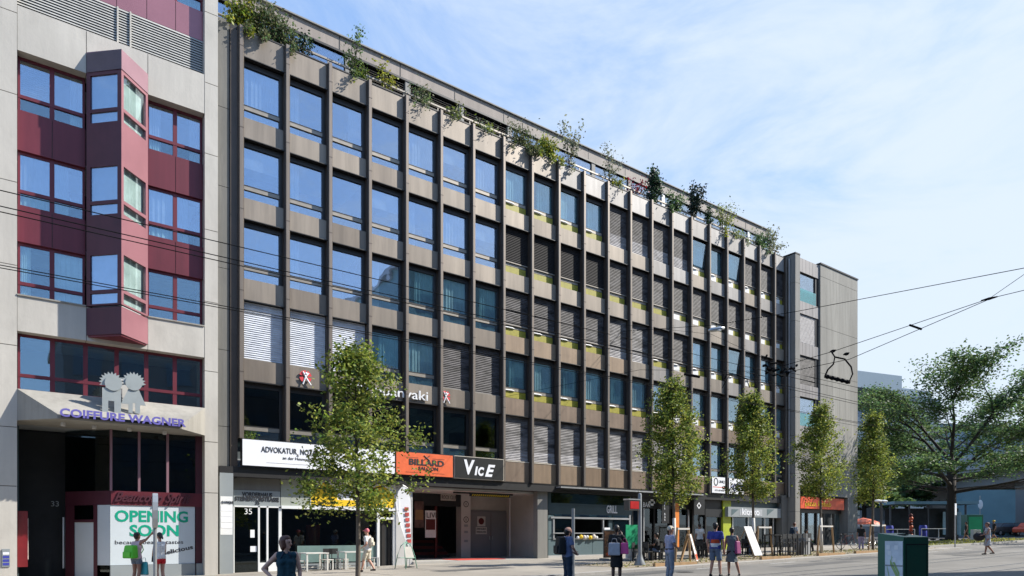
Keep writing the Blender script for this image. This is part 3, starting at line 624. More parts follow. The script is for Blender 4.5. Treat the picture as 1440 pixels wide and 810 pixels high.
# concrete spandrels (two), split left / bay / right
def conc(z0,z1,name='concrete_spandrel',mt='precast'):
    m=MB()
    for a,b in ((xL1+.01,bxa-.01),(bxa+.01,bxb-.01),(bxb+.01,xR0-.01)): m.box(a,b,YL+.01,.5,z0,z1,mt)
    m.box(xL1,xR0,YL+.03,1.1,z0+.01,z1-.01,'joint'); return B(m,name,hs)
E0=1.62
conc(16.08+E0,17.56+E0); c2=conc(6.78+E0,7.95+E0)
m=MB(); m.box(xL1,bxa-.01,YL-.03,.45,7.952+E0,8.0+E0,'precast_weathered'); m.box(bxb+.01,xR0-.01,YL-.03,.45,7.952+E0,8.0+E0,'precast_weathered'); B(m,'sill',hs)
YR=.12
def burg(z0,z1,name='burgundy_spandrel',mt='burgundy',full=False):
    rngs=[(xL1,bxa),(bxb,xR0)] if not full else [(xL1,xR0)]
    for a,b in rngs:
        m=MB()
        n=2 if not full else 6; w=(b-a)/n
        for i in range(n): m.box(a+i*w+.01,a+(i+1)*w-.01,YR,YR+.25,z0,z1,mt)
        m.box(a,b,YR+.03,1.0,z0+.01,z1-.01,'joint'); B(m,name,hs)
burg(12.9+E0,14.25+E0); burg(9.84+E0,11.06+E0)
burg(18.98+E0,20.1+E0,'mauve_spandrel','rose_and_sunlit',True); burg(22.2+E0,ZT,'mauve_spandrel','rose_and_sunlit',True)
# louvred band
m=MB(); z=17.56+E0
while z<18.95+E0: m.add([(xL1,.09,z),(xR0,.09,z),(xR0,.125,z+.078),(xL1,.125,z+.078)],[(0,1,2,3)],'slat_grey'); z+=.095
m.box(xL1,xR0,.25,.3,17.5+E0,19.0+E0,'interior_dark')
for x in (xL1+2.9,bxm+.4): m.box(x,x+.05,.05,.2,17.57+E0,18.97+E0,'precast')
B(m,'louvred_band',hs)
def hwin(xa,xb,z0,z1,n=2,Y=.22,fr='burgundy',blindz=None,parent=None,cur=True):
    """one window module: frame, upper and lower pane"""
    m=MB(); t=.09; zr=z0+.50
    m.box(xa,xb,Y,Y+.1,z1-t,z1,fr); m.box(xa,xb,Y,Y+.1,z0,z0+.05,fr); m.box(xa,xb,Y-.02,Y+.1,zr-.05,zr+.06,fr)
    w=(xb-xa)/n
    for i in range(n+1): x=xa+i*w; m.box(max(xa,x-.07),min(xb,x+.07),Y-.01,Y+.1,z0,z1,fr)
    wnd=B(m,'window',hs)
    for i in range(n):
        a,b=xa+i*w+.07,xa+(i+1)*w-.07
        p=MB(); p.box(a,b,Y+.03,Y+.04,zr+.06,z1-t,'glass_blue' if z0>8.5+E0 else 'glass_mid'); p.build('pane',wnd)
        p=MB(); p.box(a,b,Y+.03,Y+.04,z0+.05,zr-.05,'glass_mid'); p.build('lower_pane',wnd)
        if blindz and (i+int(xa*3))%2==0:
            p=MB(); z=blindz
            while z<z1-.1: p.add([(a,Y+.16,z),(b,Y+.16,z),(b,Y+.19,z+.06),(a,Y+.19,z+.06)],[(0,1,2,3)],'slat_grey'); z+=.07
            p.build('venetian_blind',wnd)
        elif cur:
            q_=(i*3+int(z0)+int(xa*2))%4; fa,fb=((0,1),(0,.35),(.55,1),(0,.5))[q_]
            p=MB(); k_=16; aa,bb=a+(b-a)*fa,a+(b-a)*fb; vs=[(aa+(bb-aa)*j/k_,Y+.11+.02*math.sin(j*1.9),zz) for zz in (z0,z1) for j in range(k_+1)]
            p.add(vs,[(j,j+1,k_+2+j,k_+1+j) for j in range(k_)],'curtain'); p.build('curtain',wnd)
    return wnd
WR=[(14.25+E0,16.08+E0),(11.06+E0,12.9+E0),(7.97+E0,9.84+E0)]
for j,(a,b) in enumerate(WR):
    hwin(xL1+.02,bxa-.02,a,b,2,blindz=a+.6 if j==0 else None); hwin(bxb+.02,xR0-.02,a,b,2,blindz=None,cur=j<2)
for xa_,xb_ in ((xL1+.02,bxa),(bxa+.0,bxb),(bxb,xR0-.02)): hwin(xa_,xb_,4.88+E0,6.78+E0,2,cur=False)
hwin(xL1,bxa,20.1+E0,22.2+E0,2); hwin(bxa,bxb,20.1+E0,22.2+E0,2); hwin(bxb,xR0,20.1+E0,22.2+E0,2)
m=MB(); 
for z in (4.7+E0,6.8+E0,9.9+E0,12.95+E0,16.1+E0,20.0+E0): m.box(xL1,xR0,.5,2.6,z,z+.2,'ceiling_int')
B(m,'floor_slab',hs)
# triangular bay
A=(bxa,YL); C=(bxb,YL); Bp=(bxm,YL-q)
def facet(P1,P2,z0,z1,mt,th=.05,inset=0,off_=0):
    m=MB(); d=Vector((P2[0]-P1[0],P2[1]-P1[1])); l=d.length; d/=l; n=Vector((-d.y,d.x))   # inward
    a=Vector(P1)+d*inset+n*off_; b=Vector(P2)-d*inset+n*off_; a2=a+n*th; b2=b+n*th
    m.prism([tuple(a),tuple(b),tuple(b2),tuple(a2)],z0,z1,mt); return m
def facet_window(P1,P2,z0,z1,fr):
    d=Vector((P2[0]-P1[0],P2[1]-P1[1])); l=d.length; d/=l; n=Vector((-d.y,d.x)); Pa=Vector(P1)
    def bar(s0,s1,za,zb,off_=.0,th=.1,mt=fr,m=None):
        a=Pa+d*s0+n*off_; b=Pa+d*s1+n*off_; m.prism([tuple(a),tuple(b),tuple(b+n*th),tuple(a+n*th)],za,zb,mt)
    m=MB(); e=.11 if fr=='rose_and_sunlit' else .15; gg='glass_bay' if fr=='rose_and_sunlit' else 'glass_blue'
    bar(0,e,z0,z1,m=m); bar(l-e,l,z0,z1,m=m); bar(e,l-e,z1-.12,z1,m=m); bar(e,l-e,z0,z0+.06,m=m); bar(e,l-e,z0+.42,z0+.54,m=m)
    w=B(m,'bay_window',hs)
    m=MB(); bar(e,l-e,z0+.54,z1-.12,.04,.01,gg,m); m.build('pane',w)
    m=MB(); bar(e,l-e,z0+.06,z0+.42,.04,.01,gg,m); m.build('lower_pane',w)
    m=MB(); bar(e-.05,l-e+.05,z0,z1,.16,.02,'curtain',m); m.build('curtain',w)  # pale sheet added to imitate bright sky reflected in the panes
e=1e-3
for (P1,P2,fr,pm) in ((A,(Bp[0]-.003,Bp[1]+.0),'burgundy_dark','burgundy_dark'),((Bp[0]+.003,Bp[1]),C,'rose_and_sunlit','rose_and_sunlit')):  # light put into the facet colours: left shaded dark, right sunlit rose
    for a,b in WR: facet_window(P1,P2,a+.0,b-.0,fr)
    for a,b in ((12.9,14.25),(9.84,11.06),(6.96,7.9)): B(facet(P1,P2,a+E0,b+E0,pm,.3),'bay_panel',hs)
    B(facet((P1[0]+0,P1[1]-.03),(P2[0],P2[1]-.03),16.08+E0,16.75+E0,'mauve_panel' if P1 is not A else 'cap_shaded',.3),'bay_cap_panel',hs)  # cap facets coloured likewise, dark for shade and mauve for sun
m=MB(); m.prism([A,Bp,C],16.0+E0,16.078+E0,'black_metal'); B(m,'bay_cap',hs); m=MB(); m.prism([A,(Bp[0],Bp[1]+.05),C],16.752+E0,16.80+E0,'mauve_panel'); B(m,'bay_roof',hs); m=MB(); m.prism([(A[0]+.05,YL),(Bp[0],Bp[1]+.06),(C[0]-.05,YL)],6.9+E0,6.958+E0,'burgundy'); B(m,'bay_soffit',hs)
m=MB(); m.prism([(A[0]+.25,YL+.4),(Bp[0],Bp[1]+.45),(C[0]-.25,YL+.4)],12.95+E0,13.2+E0,'ceiling_int'); B(m,'bay_floor',hs); m=MB(); m.prism([(A[0]+.25,YL+.4),(Bp[0],Bp[1]+.45),(C[0]-.25,YL+.4)],9.9+E0,10.1+E0,'ceiling_int'); B(m,'bay_floor',hs)
# canopy: trapezoid in plan, sloping top
qc=1.35; zc0=3.81+E0; zc1=4.86+E0
fl,fr_=xL1+1.05,xR0-1.05
m=MB(); m.add([(xL1,YL,zc0),(xR0,YL,zc0),(fr_,YL-qc,zc0-.02),(fl,YL-qc,zc0-.02),(xL1,YL,zc1),(xR0,YL,zc1),(fr_,YL-qc,zc0+.13),(fl,YL-qc,zc0+.13)],[(0,3,2,1),(4,5,6,7),(3,2,6,7),(0,3,7,4),(2,1,5,6),(1,0,4,5)],'precast_weathered'); m.box(xL1,xR0,YL+.02,.9,zc0+.01,zc1-.02,'precast_weathered')
m.box(xL1,xR0,.9,2.6,zc0+.05,zc0+.25,'ceiling_int')
B(m,'entrance_canopy',hs)
m=MB()
for i,x in enumerate((fl+.2,fl+1.1,bxm+.3,fr_-.4)): m.lathe([(.06,-.14),(.07,-.12),(.07,-.02),(.05,0)],(x,YL-.5+.1*(i%2),zc0),'wall_white',10)
B(m,'downlight',hs)
s=wbase('hair_salon_letters',((fl+fr_)/2,YL-qc,zc0),'violet illuminated COIFFURE WAGNER letters along the concrete canopy edge','sign')
m=MB(); m.box(fl+.1,fr_+.0,YL-qc-.10,YL-qc-.02,zc0+.04,zc0+.13,'black_metal'); B(m,'mounting_rail',s)
T('lettering','COIFFURE WAGNER',fl+.05,YL-qc-.14,zc0+.05,.36,'violet',s,wid=fr_-fl+.05,bold=.012,ext=.03)
# two silhouette figures cut from sheet on the canopy
mat('sheet_grey',(.36,.39,.38),.45,.2,.05)
def cut(poly,y,mt='sheet_grey',th=.03):
    m=MB(); n=len(poly); m.add([(x,y,z) for x,z in poly]+[(x,y+th,z) for x,z in poly],[tuple(range(n)),tuple(range(n,2*n))[::-1]]+[(i,(i+1)%n,n+(i+1)%n,n+i) for i in range(n)],mt); return m
ys=YL-.95
for i,(pc,lab) in enumerate(((157,'flat grey cut-out man figure with spiky hair standing on the canopy'),(188,'flat grey cut-out woman figure with spiky hair standing on the canopy'))):
    xc_=at(pc,ys); s=wbase('cutout_figure',(xc_,ys,zc0+.4),lab,'sculpture')
    zb=zat(pc,581,ys); zh=zat(pc,538,ys); 
    if i==0: poly=[(-.28,0),(-.10,0),(-.10,.42),(.08,.42),(.08,0),(.28,0),(.28,.85),(-.28,.85)]
    else: poly=[(-.16,0),(-.03,0),(-.03,.35),(.05,.35),(.05,0),(.2,0),(.2,.3),(.38,.3),(.14,.88),(-.14,.88),(-.38,.3),(-.16,.3)]
    B(cut([(xc_+x,zb+z) for x,z in poly],ys),'body',s)
    n=18; B(cut([(xc_+(.05 if i==0 else 0)+.26*math.cos(2*math.pi*j/n),zh-.02+.26*math.sin(2*math.pi*j/n)) for j in range(n)],ys-.035),'head',s)
    sp=[]
    for j in range(24):
        a=-.2+(math.pi+.5)*j/23; r=.38 if j%2 else .29; sp.append(((xc_+r*math.cos(a)),zh+.0+r*math.sin(a)))
    B(cut(sp+[(xc_,zh-.1)],ys+.01),'spiky_hair',s)
m=MB(); m.box(at(150,-.9),at(196,-.9),-.72,-.45,zat(170,575,-.9),zat(170,531,-.9),'wall_white'); m.box(at(167,-.74),at(172,-.74),-.73,-.721,zat(170,565,-.9),zat(170,545,-.9),'door_grey'); tag(m.build('air_conditioner'),'pale air conditioning box behind the two cut-out figures on the canopy','air conditioner')
# shop front
YS=.30; xs0=at(156,YS); xs1=at(286,YS); zlow=-.2
m=MB(); z1_,z0_=zat(200,691.5,YS),zat(200,711,YS)
m.box(xs0,xR0,YS-.03,YS+.2,z0_,z1_,'burgundy'); fan=B(m,'shop_band',hs)
T('script_lettering','Beaucoup Spirit',at(160,YS-.06),YS-.06,z0_+.13,.5,'burgundy_dark',hs,wid=2.55,shear=.5,bold=.012,ext=.02)
xi,yi=at(92,YS+1.6),YS+1.6
m=MB(); m.prism([(xi,yi),(xs0,YS-.03),(xs0,YS+.17),(xi,yi+.2)],z0_,z1_-.0,'burgundy_dark'); B(m,'side_band',hs)  # same band turning away from the sun, shade put into its colour
m=MB()
for p in (154.5,194,234): m.box(at(p,YS),at(p+3.4,YS),YS-.02,YS+.12,z1_,zc0+.04,'mauve_panel')
m.box(at(275,YS),xR0,YS-.02,YS+.1,zlow,zc0+.04,'burgundy_dark'); B(m,'mullion',hs)
m=MB(); m.box(xs0,at(275,YS),YS+.05,YS+.06,z1_,zc0,'glass_shop'); B(m,'upper_shop_window',hs)
m=MB(); m.prism([(xi,yi+.05),(xs0,YS+.05),(xs0,YS+.07),(xi,yi+.07)],z1_,zc0,'glass_shop'); m.prism([(xi,yi+.05),(xs0,YS+.05),(xs0,YS+.07),(xi,yi+.07)],.3,z0_,'glass_shop'); B(m,'side_window',hs)
m=MB(); zp0=zat(200,794,YS); m.box(xs0-.02,at(274,YS),YS+.0,YS+.05,zp0,z0_,'poster_white'); B(m,'poster_window',hs)
def sl(p1,p2,mt,za,zb,o=0):
    m=MB(); m.prism([(p1[0],p1[1]-o),(p2[0],p2[1]-o),(p2[0],p2[1]+.04),(p1[0],p1[1]+.04)],za,zb,mt); return m
fA_=(xs0+(xi-xs0)*.30,YS+(yi-YS)*.30); fB_=(xs0+(xi-xs0)*.38,YS+(yi-YS)*.38); fC_=(xs0+(xi-xs0)*.80,YS+(yi-YS)*.80)
B(sl(fA_,(xs0-.03,YS),'poster_white',zp0,z0_,.02),'side_poster',hs)
B(sl(fB_,fA_,'burgundy_dark',zlow,z0_,.05),'door_post',hs); B(sl(fC_,fB_,'poster_white',zlow+.1,z0_-.62,.0),'glass_door',hs); B(sl((xi,yi),fC_,'burgundy_dark',zlow,z0_,.05),'door_post',hs)
B(sl(fC_,fB_,'burgundy_dark',z0_-.62,z0_-.52,.05),'door_rail',hs)
m=MB(); m.box(xs0-.02,at(274,YS),YS-.05,YS+.2,zlow,zp0-.01,'grey_panel'); B(m,'stone_plinth',hs)
T('lettering','OPENING',at(161,YS),YS-.005,zat(200,733.5,YS),.57,'green_letter',hs,wid=at(264,YS)-at(161,YS),bold=.016,ext=.003)
T('lettering','SOON',at(182,YS),YS-.005,zat(200,753.5,YS),.57,'green_letter',hs,wid=at(251,YS)-at(182,YS),bold=.016,ext=.003)
T('lettering','because beauty tastes',at(161,YS),YS-.005,zat(200,765,YS),.2,'ink',hs,wid=at(257,YS)-at(161,YS),bold=.0,ext=.003)
T('lettering','delicious',at(228,YS),YS-.005,zat(228,781,YS),.22,'ink',hs,wid=1.1,bold=.006,ext=.003,tilt=-.22)
m=MB(); m.box(at(275.5,YS),at(286,YS),YS-.15,YS-.03,zlow,zp0,'grey_panel'); B(m,'plinth_block',hs)
# dark entrance on the left
xe0,xe1=xL1,at(104,2.4)
m=MB(); m.box(xe0,xe0+.06,.0+1.2,2.6,zlow,zc0,'teal_dark'); m.box(xe0+.0,xe1+.4,2.45,2.55,zlow,zc0,'interior_dark'); B(m,'entrance_recess',hs)
T('house_number','33',at(71,2.4),2.40,zat(74,712,2.4),.28,'grey_panel',hs,ext=.004)
m=MB(); m.box(at(88,2.3),at(88,2.3)+.05,2.3,2.36,.4,2.3,'silver'); B(m,'door_handle',hs)
s=wbase('vending_box',(xL1+.15,.1,1.5),'red wall-mounted vending box beside the concrete pier in the dark entrance','vending box')
m=MB(); m.box(xL1+.01,xL1+.30,.5,1.1,.55,2.45,'red_box'); m.box(xL1+.301,xL1+.32,.58,1.02,.8,2.2,'poster_light'); B(m,'casing',s)
m=MB(); m.box(at(3,YL),at(14,YL),YL-.03,YL,zat(8,797,YL),zat(8,772,YL),'grey_panel'); 
s=tag(m.build('bell_panel'),'small blue and grey bell panel low on the concrete corner pier','bell panel')
m=MB()
for i in range(4): m.box(at(4,YL),at(13,YL),YL-.035,YL-.031,zat(8,795-i*5,YL),zat(8,791.5-i*5,YL),'blue_ink' if i<3 else 'sign_white')
m.build('name_plates',s)
# ================================================================ ground
mat('asphalt',(.19,.176,.155),.9,0,.22,.9,bump=.4,spots=.45); mat('pavement',(.33,.295,.245),.9,0,.18,.8,bump=.3,spots=.4); mat('kerb',(.38,.36,.33),.85,0,.1,2,bump=.2,spots=.2)
mat('gravel',(.30,.245,.17),.95,0,.45,6,bump=.8,spots=.5); mat('grass_mat',(.20,.19,.08),.95,0,.4,5,bump=.8,spots=.3); mat('rail_steel',(.16,.15,.15),.4,.7); mat('track_concrete',(.24,.23,.21),.9,0,.12,1.5,bump=.3,spots=.3); mat('road_shaded',(.07,.07,.072),.9,0,.15,.6)  # last one: shade under the viaduct put into the road colour
def slope_box(x0,x1,y0,y1,top,bot,mt,m=None,cuts=1):
    m=m or MB()
    m.add([(x0,y0,gz(x0)+bot),(x1,y0,gz(x1)+bot),(x1,y1,gz(x1)+bot),(x0,y1,gz(x0)+bot),(x0,y0,gz(x0)+top),(x1,y0,gz(x1)+top),(x1,y1,gz(x1)+top),(x0,y1,gz(x0)+top)],[(0,3,2,1),(4,5,6,7),(0,1,5,4),(1,2,6,5),(2,3,7,6),(3,0,4,7)],mt); return m
def slope_sheet(x0,x1,y0,y1,top,mt,m=None):
    m=m or MB(); m.add([(x0,y0,gz(x0)+top),(x1,y0,gz(x1)+top),(x1,y1,gz(x1)+top),(x0,y1,gz(x0)+top)],[(0,1,2,3)],mt); return m
RZ=-.10
m=slope_sheet(-900,1500,-1200,1500,RZ,'asphalt'); struct(m.build('ground'))
m=slope_box(-30,49,-9.75,.5,0,RZ-.1,'pavement'); struct(m.build('pavement'))
m=slope_box(49.0,56,-7.5,.5,0,RZ-.1,'pavement'); struct(m.build('pavement'))
m=MB()
x=-30
while x<49: slope_box(x+.005,x+1.0-.005,-10.0,-9.752,.004,RZ-.1,'kerb',m); x+=1.0
struct(m.build('kerb'))
m=slope_sheet(19.5,47.5,-9.2,-5.9,.006,'gravel'); struct(m.build('tree_bed'))
m=slope_sheet(7.6,10.3,-8.4,-6.4,.006,'gravel'); struct(m.build('tree_bed'))
m=MB()
for y in (-14.2,-15.2,-17.9,-18.9):
    slope_sheet(-60,200,y-.16,y+.16,RZ+.004,'track_concrete',m); slope_sheet(-60,200,y-.03,y+.03,RZ+.009,'rail_steel',m); slope_sheet(-60,200,y+.035,y+.075,RZ+.0085,'black_metal',m)
struct(m.build('tram_rails'))
m=slope_sheet(58,170,-1.0,14,RZ+.005,'road_shaded'); struct(m.build('side_road'))
m=slope_sheet(60,400,14.01,300,RZ+.006,'road_shaded'); struct(m.build('far_road'))
m=slope_box(50,76,-7.6,-2.0,.03,RZ-.05,'kerb'); slope_sheet(50.3,75.7,-7.3,-2.3,.036,'grass_mat',m); struct(m.build('grass_island'))
m=slope_box(-30,60,-27,-21.2,.0,RZ-.1,'pavement'); struct(m.build('opposite_pavement'))
# ---------------------------------------------------------------- leaves
def leaves(name,C,size,mts,parent,flat=.5,droop=0,aspect=.6):
    C=np.asarray(C); n=len(C)
    a=RNG.uniform(0,2*np.pi,n); t=RNG.normal(0,flat,n); 
    u=np.stack([np.cos(a)*np.cos(t),np.sin(a)*np.cos(t),np.sin(t)-droop],1); u/=np.linalg.norm(u,axis=1)[:,None]
    r=RNG.normal(0,1,(n,3)); r[:,2]*=.8; w=np.cross(u,r); w/=np.linalg.norm(w,axis=1)[:,None]
    s=(size*RNG.uniform(.6,1.35,n))[:,None]
    V=np.empty((n,4,3)); V[:,0]=C-u*s*.5; V[:,1]=C+w*s*aspect*.5; V[:,2]=C+u*s*.5; V[:,3]=C-w*s*aspect*.5
    me=bpy.data.meshes.new(name); me.vertices.add(n*4); me.vertices.foreach_set('co',V.reshape(-1)); me.loops.add(n*4); me.loops.foreach_set('vertex_index',np.arange(n*4))
    me.polygons.add(n); me.polygons.foreach_set('loop_start',np.arange(n)*4); me.polygons.foreach_set('loop_total',np.full(n,4))
    if isinstance(mts,str): mts=[mts]
    for mt in mts: me.materials.append(MATS[mt])
    me.polygons.foreach_set('material_index',RNG.integers(0,len(mts),n)); me.update(calc_edges=True); me.validate()
    o=bpy.data.objects.new(name,me); COL.objects.link(o); o.parent=parent; return o
leafmat('leaf_a',(.14,.205,.03)); leafmat('leaf_b',(.25,.30,.06)); leafmat('leaf_c',(.06,.10,.022)); leafmat('leaf_dark',(.042,.09,.038),.4); leafmat('leaf_dark2',(.095,.17,.06),.45); leafmat('leaf_olive',(.13,.14,.07)); leafmat('leaf_yellow',(.25,.27,.035)); leafmat('leaf_red',(.22,.02,.02)); leafmat('leaf_pale',(.26,.29,.20)); leafmat('leaf_conifer',(.015,.03,.018),.1)
mat('bark',(.12,.10,.08),.9,0,.25,6,bump=.5,stretch=(1,1,.2)); mat('bark_pale',(.34,.31,.27),.9,0,.25,6,bump=.4,stretch=(1,1,.2)); mat('bark_dark',(.035,.028,.022),.9,0,.3,5,bump=.6,stretch=(1,1,.2)); mat('whitewash',(.62,.60,.56),.8,0,.1,4); mat('wood_stake',(.38,.24,.12),.8,0,.2,5,stretch=(1,1,.15))
def street_tree(X,Y,label,h,wid,z0,n,white=False,seed=0,group='young street trees in a row along the pavement'):
    rg=random.Random(seed); t=empty('street_tree',(X,Y,gz(X)),0,label,'tree',group)
    m=MB(); pts=[]; rad=[]
    for i in range(9):
        f=i/8; pts.append((.05*math.sin(f*5+seed),.05*math.cos(f*4+seed)-.05,f*(h-.3))); rad.append(.075*(1-f)**.8+.008)
    m.tube(pts[:4],rad[:4],'bark' ,10,cap=False); m.tube(pts[3:],rad[3:],'bark_dark',8)
    if white: m.tube([(pts[0][0],pts[0][1],0),(pts[1][0],pts[1][1],pts[1][2]),(pts[2][0],pts[2][1],min(2.6,pts[2][2]))],[.095,.085,.078],'whitewash',10)
    cl=[]
    nb=int(34*h/7)
    for i in range(nb):
        f=(i+.5)/nb; z=z0*.95+(h-z0)*f; ph=i*2.399+rg.uniform(-.3,.3)
        prof=(.62+.38*f/.28) if f<.28 else max(.06,1-((f-.28)/.72)**1.25*.92)
        L=wid/2*prof*rg.uniform(.62,1.22)
        up=.2+.7*f; b0=Vector((0,0,z)); d=Vector((math.cos(ph),math.sin(ph),up)).normalized()
        e=b0+Vector((math.cos(ph)*L,math.sin(ph)*L,L*up*.7)); mid=b0.lerp(e,.5)+Vector((0,0,.06))
        m.tube([b0,mid,e],[.022,.014,.005],'bark_dark',5)
        for j in range(7):
            g_=.25+.75*(j+.5)/7; p=b0.lerp(e,g_); cl.append((p.x+rg.gauss(0,.10),p.y+rg.gauss(0,.10),p.z+rg.gauss(0,.12),.13+.16*g_*rg.uniform(.6,1.3)))
            if rg.random()<.5:
                q_=p+Vector((rg.gauss(0,.25),rg.gauss(0,.25),rg.uniform(-.25,.3))); m.tube([p,q_],[.008,.003],'bark_dark',4); cl.append((*q_,.16))
    tb=m.build('trunk',t,smooth=True)
    cl=np.array(cl); cl=cl[cl[:,2]<h+.05]; w=cl[:,3]**1.5*RNG.gamma(1.1,1,len(cl)); idx=RNG.choice(len(cl),n,p=w/w.sum())
    C=cl[idx,:3]+RNG.normal(0,1,(n,3))*cl[idx,3:4]*.75; C[:,2]=np.maximum(C[:,2],z0*.85)
    leaves('crown',C,.125,['leaf_a','leaf_b','leaf_b','leaf_c'],t,.5)
    return t
street_tree(8.95,-7.4,'bright green street tree in front of the white sign box, nearest the concrete house',7.45,3.9,2.1,12500,seed=1)
street_tree(24.3,-7.3,'slender leafy street tree with whitewashed trunk beside the man in grey trousers',8.25,3.0,2.9,13000,True,2)
street_tree(30.4,-7.3,'slender leafy street tree behind the white folding board, bar table to its right',8.2,2.9,3.1,13000,True,3)
street_tree(36.3,-7.6,'street tree in front of the pale end wall, between two wooden stakes',8.15,3.2,3.3,11500,True,4)
street_tree(42.6,-7.4,'shaded street tree just right of the pale end wall corner',8.3,2.7,3.1,9500,False,5)
# big tree
def big_tree(X,Y,label,h,R_,trunk_r,n,z0,seed,mts=('leaf_dark','leaf_dark2','leaf_dark2','leaf_c'),size=.26,name='broad_tree',lean=0,group=None,flatk=.16):
    rg=random.Random(seed); t=empty(name,(X,Y,gz(X)),0,label,'tree',group)
    m=MB(); H1=h*.33
    m.tube([(0,0,-.1),(0,0,.5),(.05,0,H1*.5),(.1,.05,H1)],[trunk_r*1.6,trunk_r*1.1,trunk_r*.95,trunk_r*.9],'bark_dark',12)
    cl=[]
    def limb(p,d,L,r,depth):
        k=4; pts=[p]; q_=p.copy(); dd=d.copy()
        for i in range(k):
            dd=(dd+Vector((rg.gauss(0,.12),rg.gauss(0,.12),-.045*(depth>0)+.03))).normalized(); q_=q_+dd*L/k; pts.append(q_.copy())
        m.tube(pts,[r*(1-.2*i) for i in range(k+1)],'bark_dark',6 if depth else 8,cap=False)
        if depth>=2:
            for j in range(1,k+1): cl.append((*pts[j],.38+.3*rg.random()))
        if depth<3:
            for i in range(4 if depth<2 else 3):
                f=.35+.65*(i+rg.random())/4; b=pts[min(k,int(f*k)+0)]
                a=rg.uniform(-1.1,1.1); nd=(Matrix.Rotation(a,3,'Z')@dd); nd.z=nd.z*.5+rg.uniform(-.12,.28); nd.normalize()
                limb(b,nd,L*rg.uniform(.5,.72),r*.46,depth+1)
    for i in range(11):
        ph=i*2.399+seed; f=i/10; el=[.08,.12,.2,.28,.38,.48,.58,.68,.8,.95,1.15][i]
        b=Vector((.1,.05,H1*(.62+.45*f))); L=(R_*.60)*(1.0-.10*f) if el<1.0 else (h-H1)*.5
        limb(b,Vector((math.cos(ph)*math.cos(el),math.sin(ph)*math.cos(el),math.sin(el))),L,trunk_r*.42,0)
    m.build('trunk',t,smooth=True)
    cl=np.array(cl); zc_=cl[:,2]; rr=np.hypot(cl[:,0],cl[:,1]); cl=cl[(zc_>z0)&(zc_<z0+(h-z0)*np.sqrt(np.clip(1-(rr/(R_*1.12))**2,0.02,1)))]
    idx=RNG.integers(0,len(cl),n); C=cl[idx,:3]+RNG.normal(0,1,(n,3))*cl[idx,3:4]*np.array([1.15,1.15,.38])
    C[:,2]=np.maximum(C[:,2],z0*.9)
    leaves('crown',C,size,list(mts),t,.3,.12); return t
big_tree(66.5,-2.6,'large spreading dark green tree on the grass island at the right',20.6,12.5,.38,66000,5.4,11,size=.22)
for (px_t,zc_t,h,r_,sd,lab) in ((1215,92,17,6,21,'dark bushy tree just beyond the pale end wall'),(1275,100,19,7,22,'dark tree behind the tram stop shelter'),(1335,110,22,8,23,'tall dark tree behind the large spreading tree'),(1420,105,17,7,24,'dark tree rising behind the viaduct at the right edge'),(1490,100,18,7,25,'dark tree beyond the right end of the viaduct')):
    a,b=ray(px_t); big_tree(a*zc_t,CY+b*zc_t,lab,h,r_,.3,11000,3.5,sd,size=.5,group='dark trees beyond the viaduct')
# ---------------------------------------------------------------- roof terrace plants
def shrub(px_,h,wid,mts,label,n=500,ls=.14,droop=0,base=.3,cone=False,sparse=False,Y=.45,seed=0,z=21.85):
    rg=random.Random(seed+int(px_)); X=at(px_,Y); t=empty('roof_shrub',(X,Y,z),0,label,'plant','shrubs growing along the roof terrace')
    m=MB(); cl=[]
    m.box(-.25,.25,-.0,.35,-.1,.12,'dark_frame'); nb=14 if not sparse else 7
    for i in range(nb):
        ph=rg.uniform(0,2*math.pi); f=(i+1)/nb
        if cone: e=Vector((math.cos(ph)*wid/2*(1-f*.8),math.sin(ph)*wid/2*(1-f*.8),h*f)); b=Vector((0,.15,h*f*.75))
        else: e=Vector((math.cos(ph)*wid/2*rg.uniform(.4,1.1),math.sin(ph)*.35,h*rg.uniform(.3,1.0)**(.7 if sparse else 1))); b=Vector((rg.uniform(-.1,.1),.15,0))
        mid=b.lerp(e,.5)+Vector((0,0,.1*h)); m.tube([b,mid,e],[.018,.012,.004],'bark_dark',4)
        for j in range(5):
            g_=(.35 if sparse else .15)+.85*j/5; p=b.lerp(mid,g_*2) if g_<.5 else mid.lerp(e,g_*2-1); cl.append((*p,.10+.08*wid*rg.random()))
    for i in range((droop+1)//2):
        x=rg.uniform(-wid/2,wid/2); L=rg.uniform(.2,.6); m.tube([(x,.1,.1),(x-.1,-.35,.1),(x-.2-rg.random()*.2,-.5,-L)],[.012,.01,.003],'bark_dark',4)
        for j in range(4): f=j/3; cl.append((x-.1-.15*f,-.35-.15*f,.1-L*f,.08))
    m.build('stem',t); cl=np.array(cl); n=int(n*1.1); idx=RNG.integers(0,len(cl),n); C=cl[idx,:3]+RNG.normal(0,1,(n,3))*cl[idx,3:4]
    leaves('foliage',C,ls,list(mts),t,.6); return t
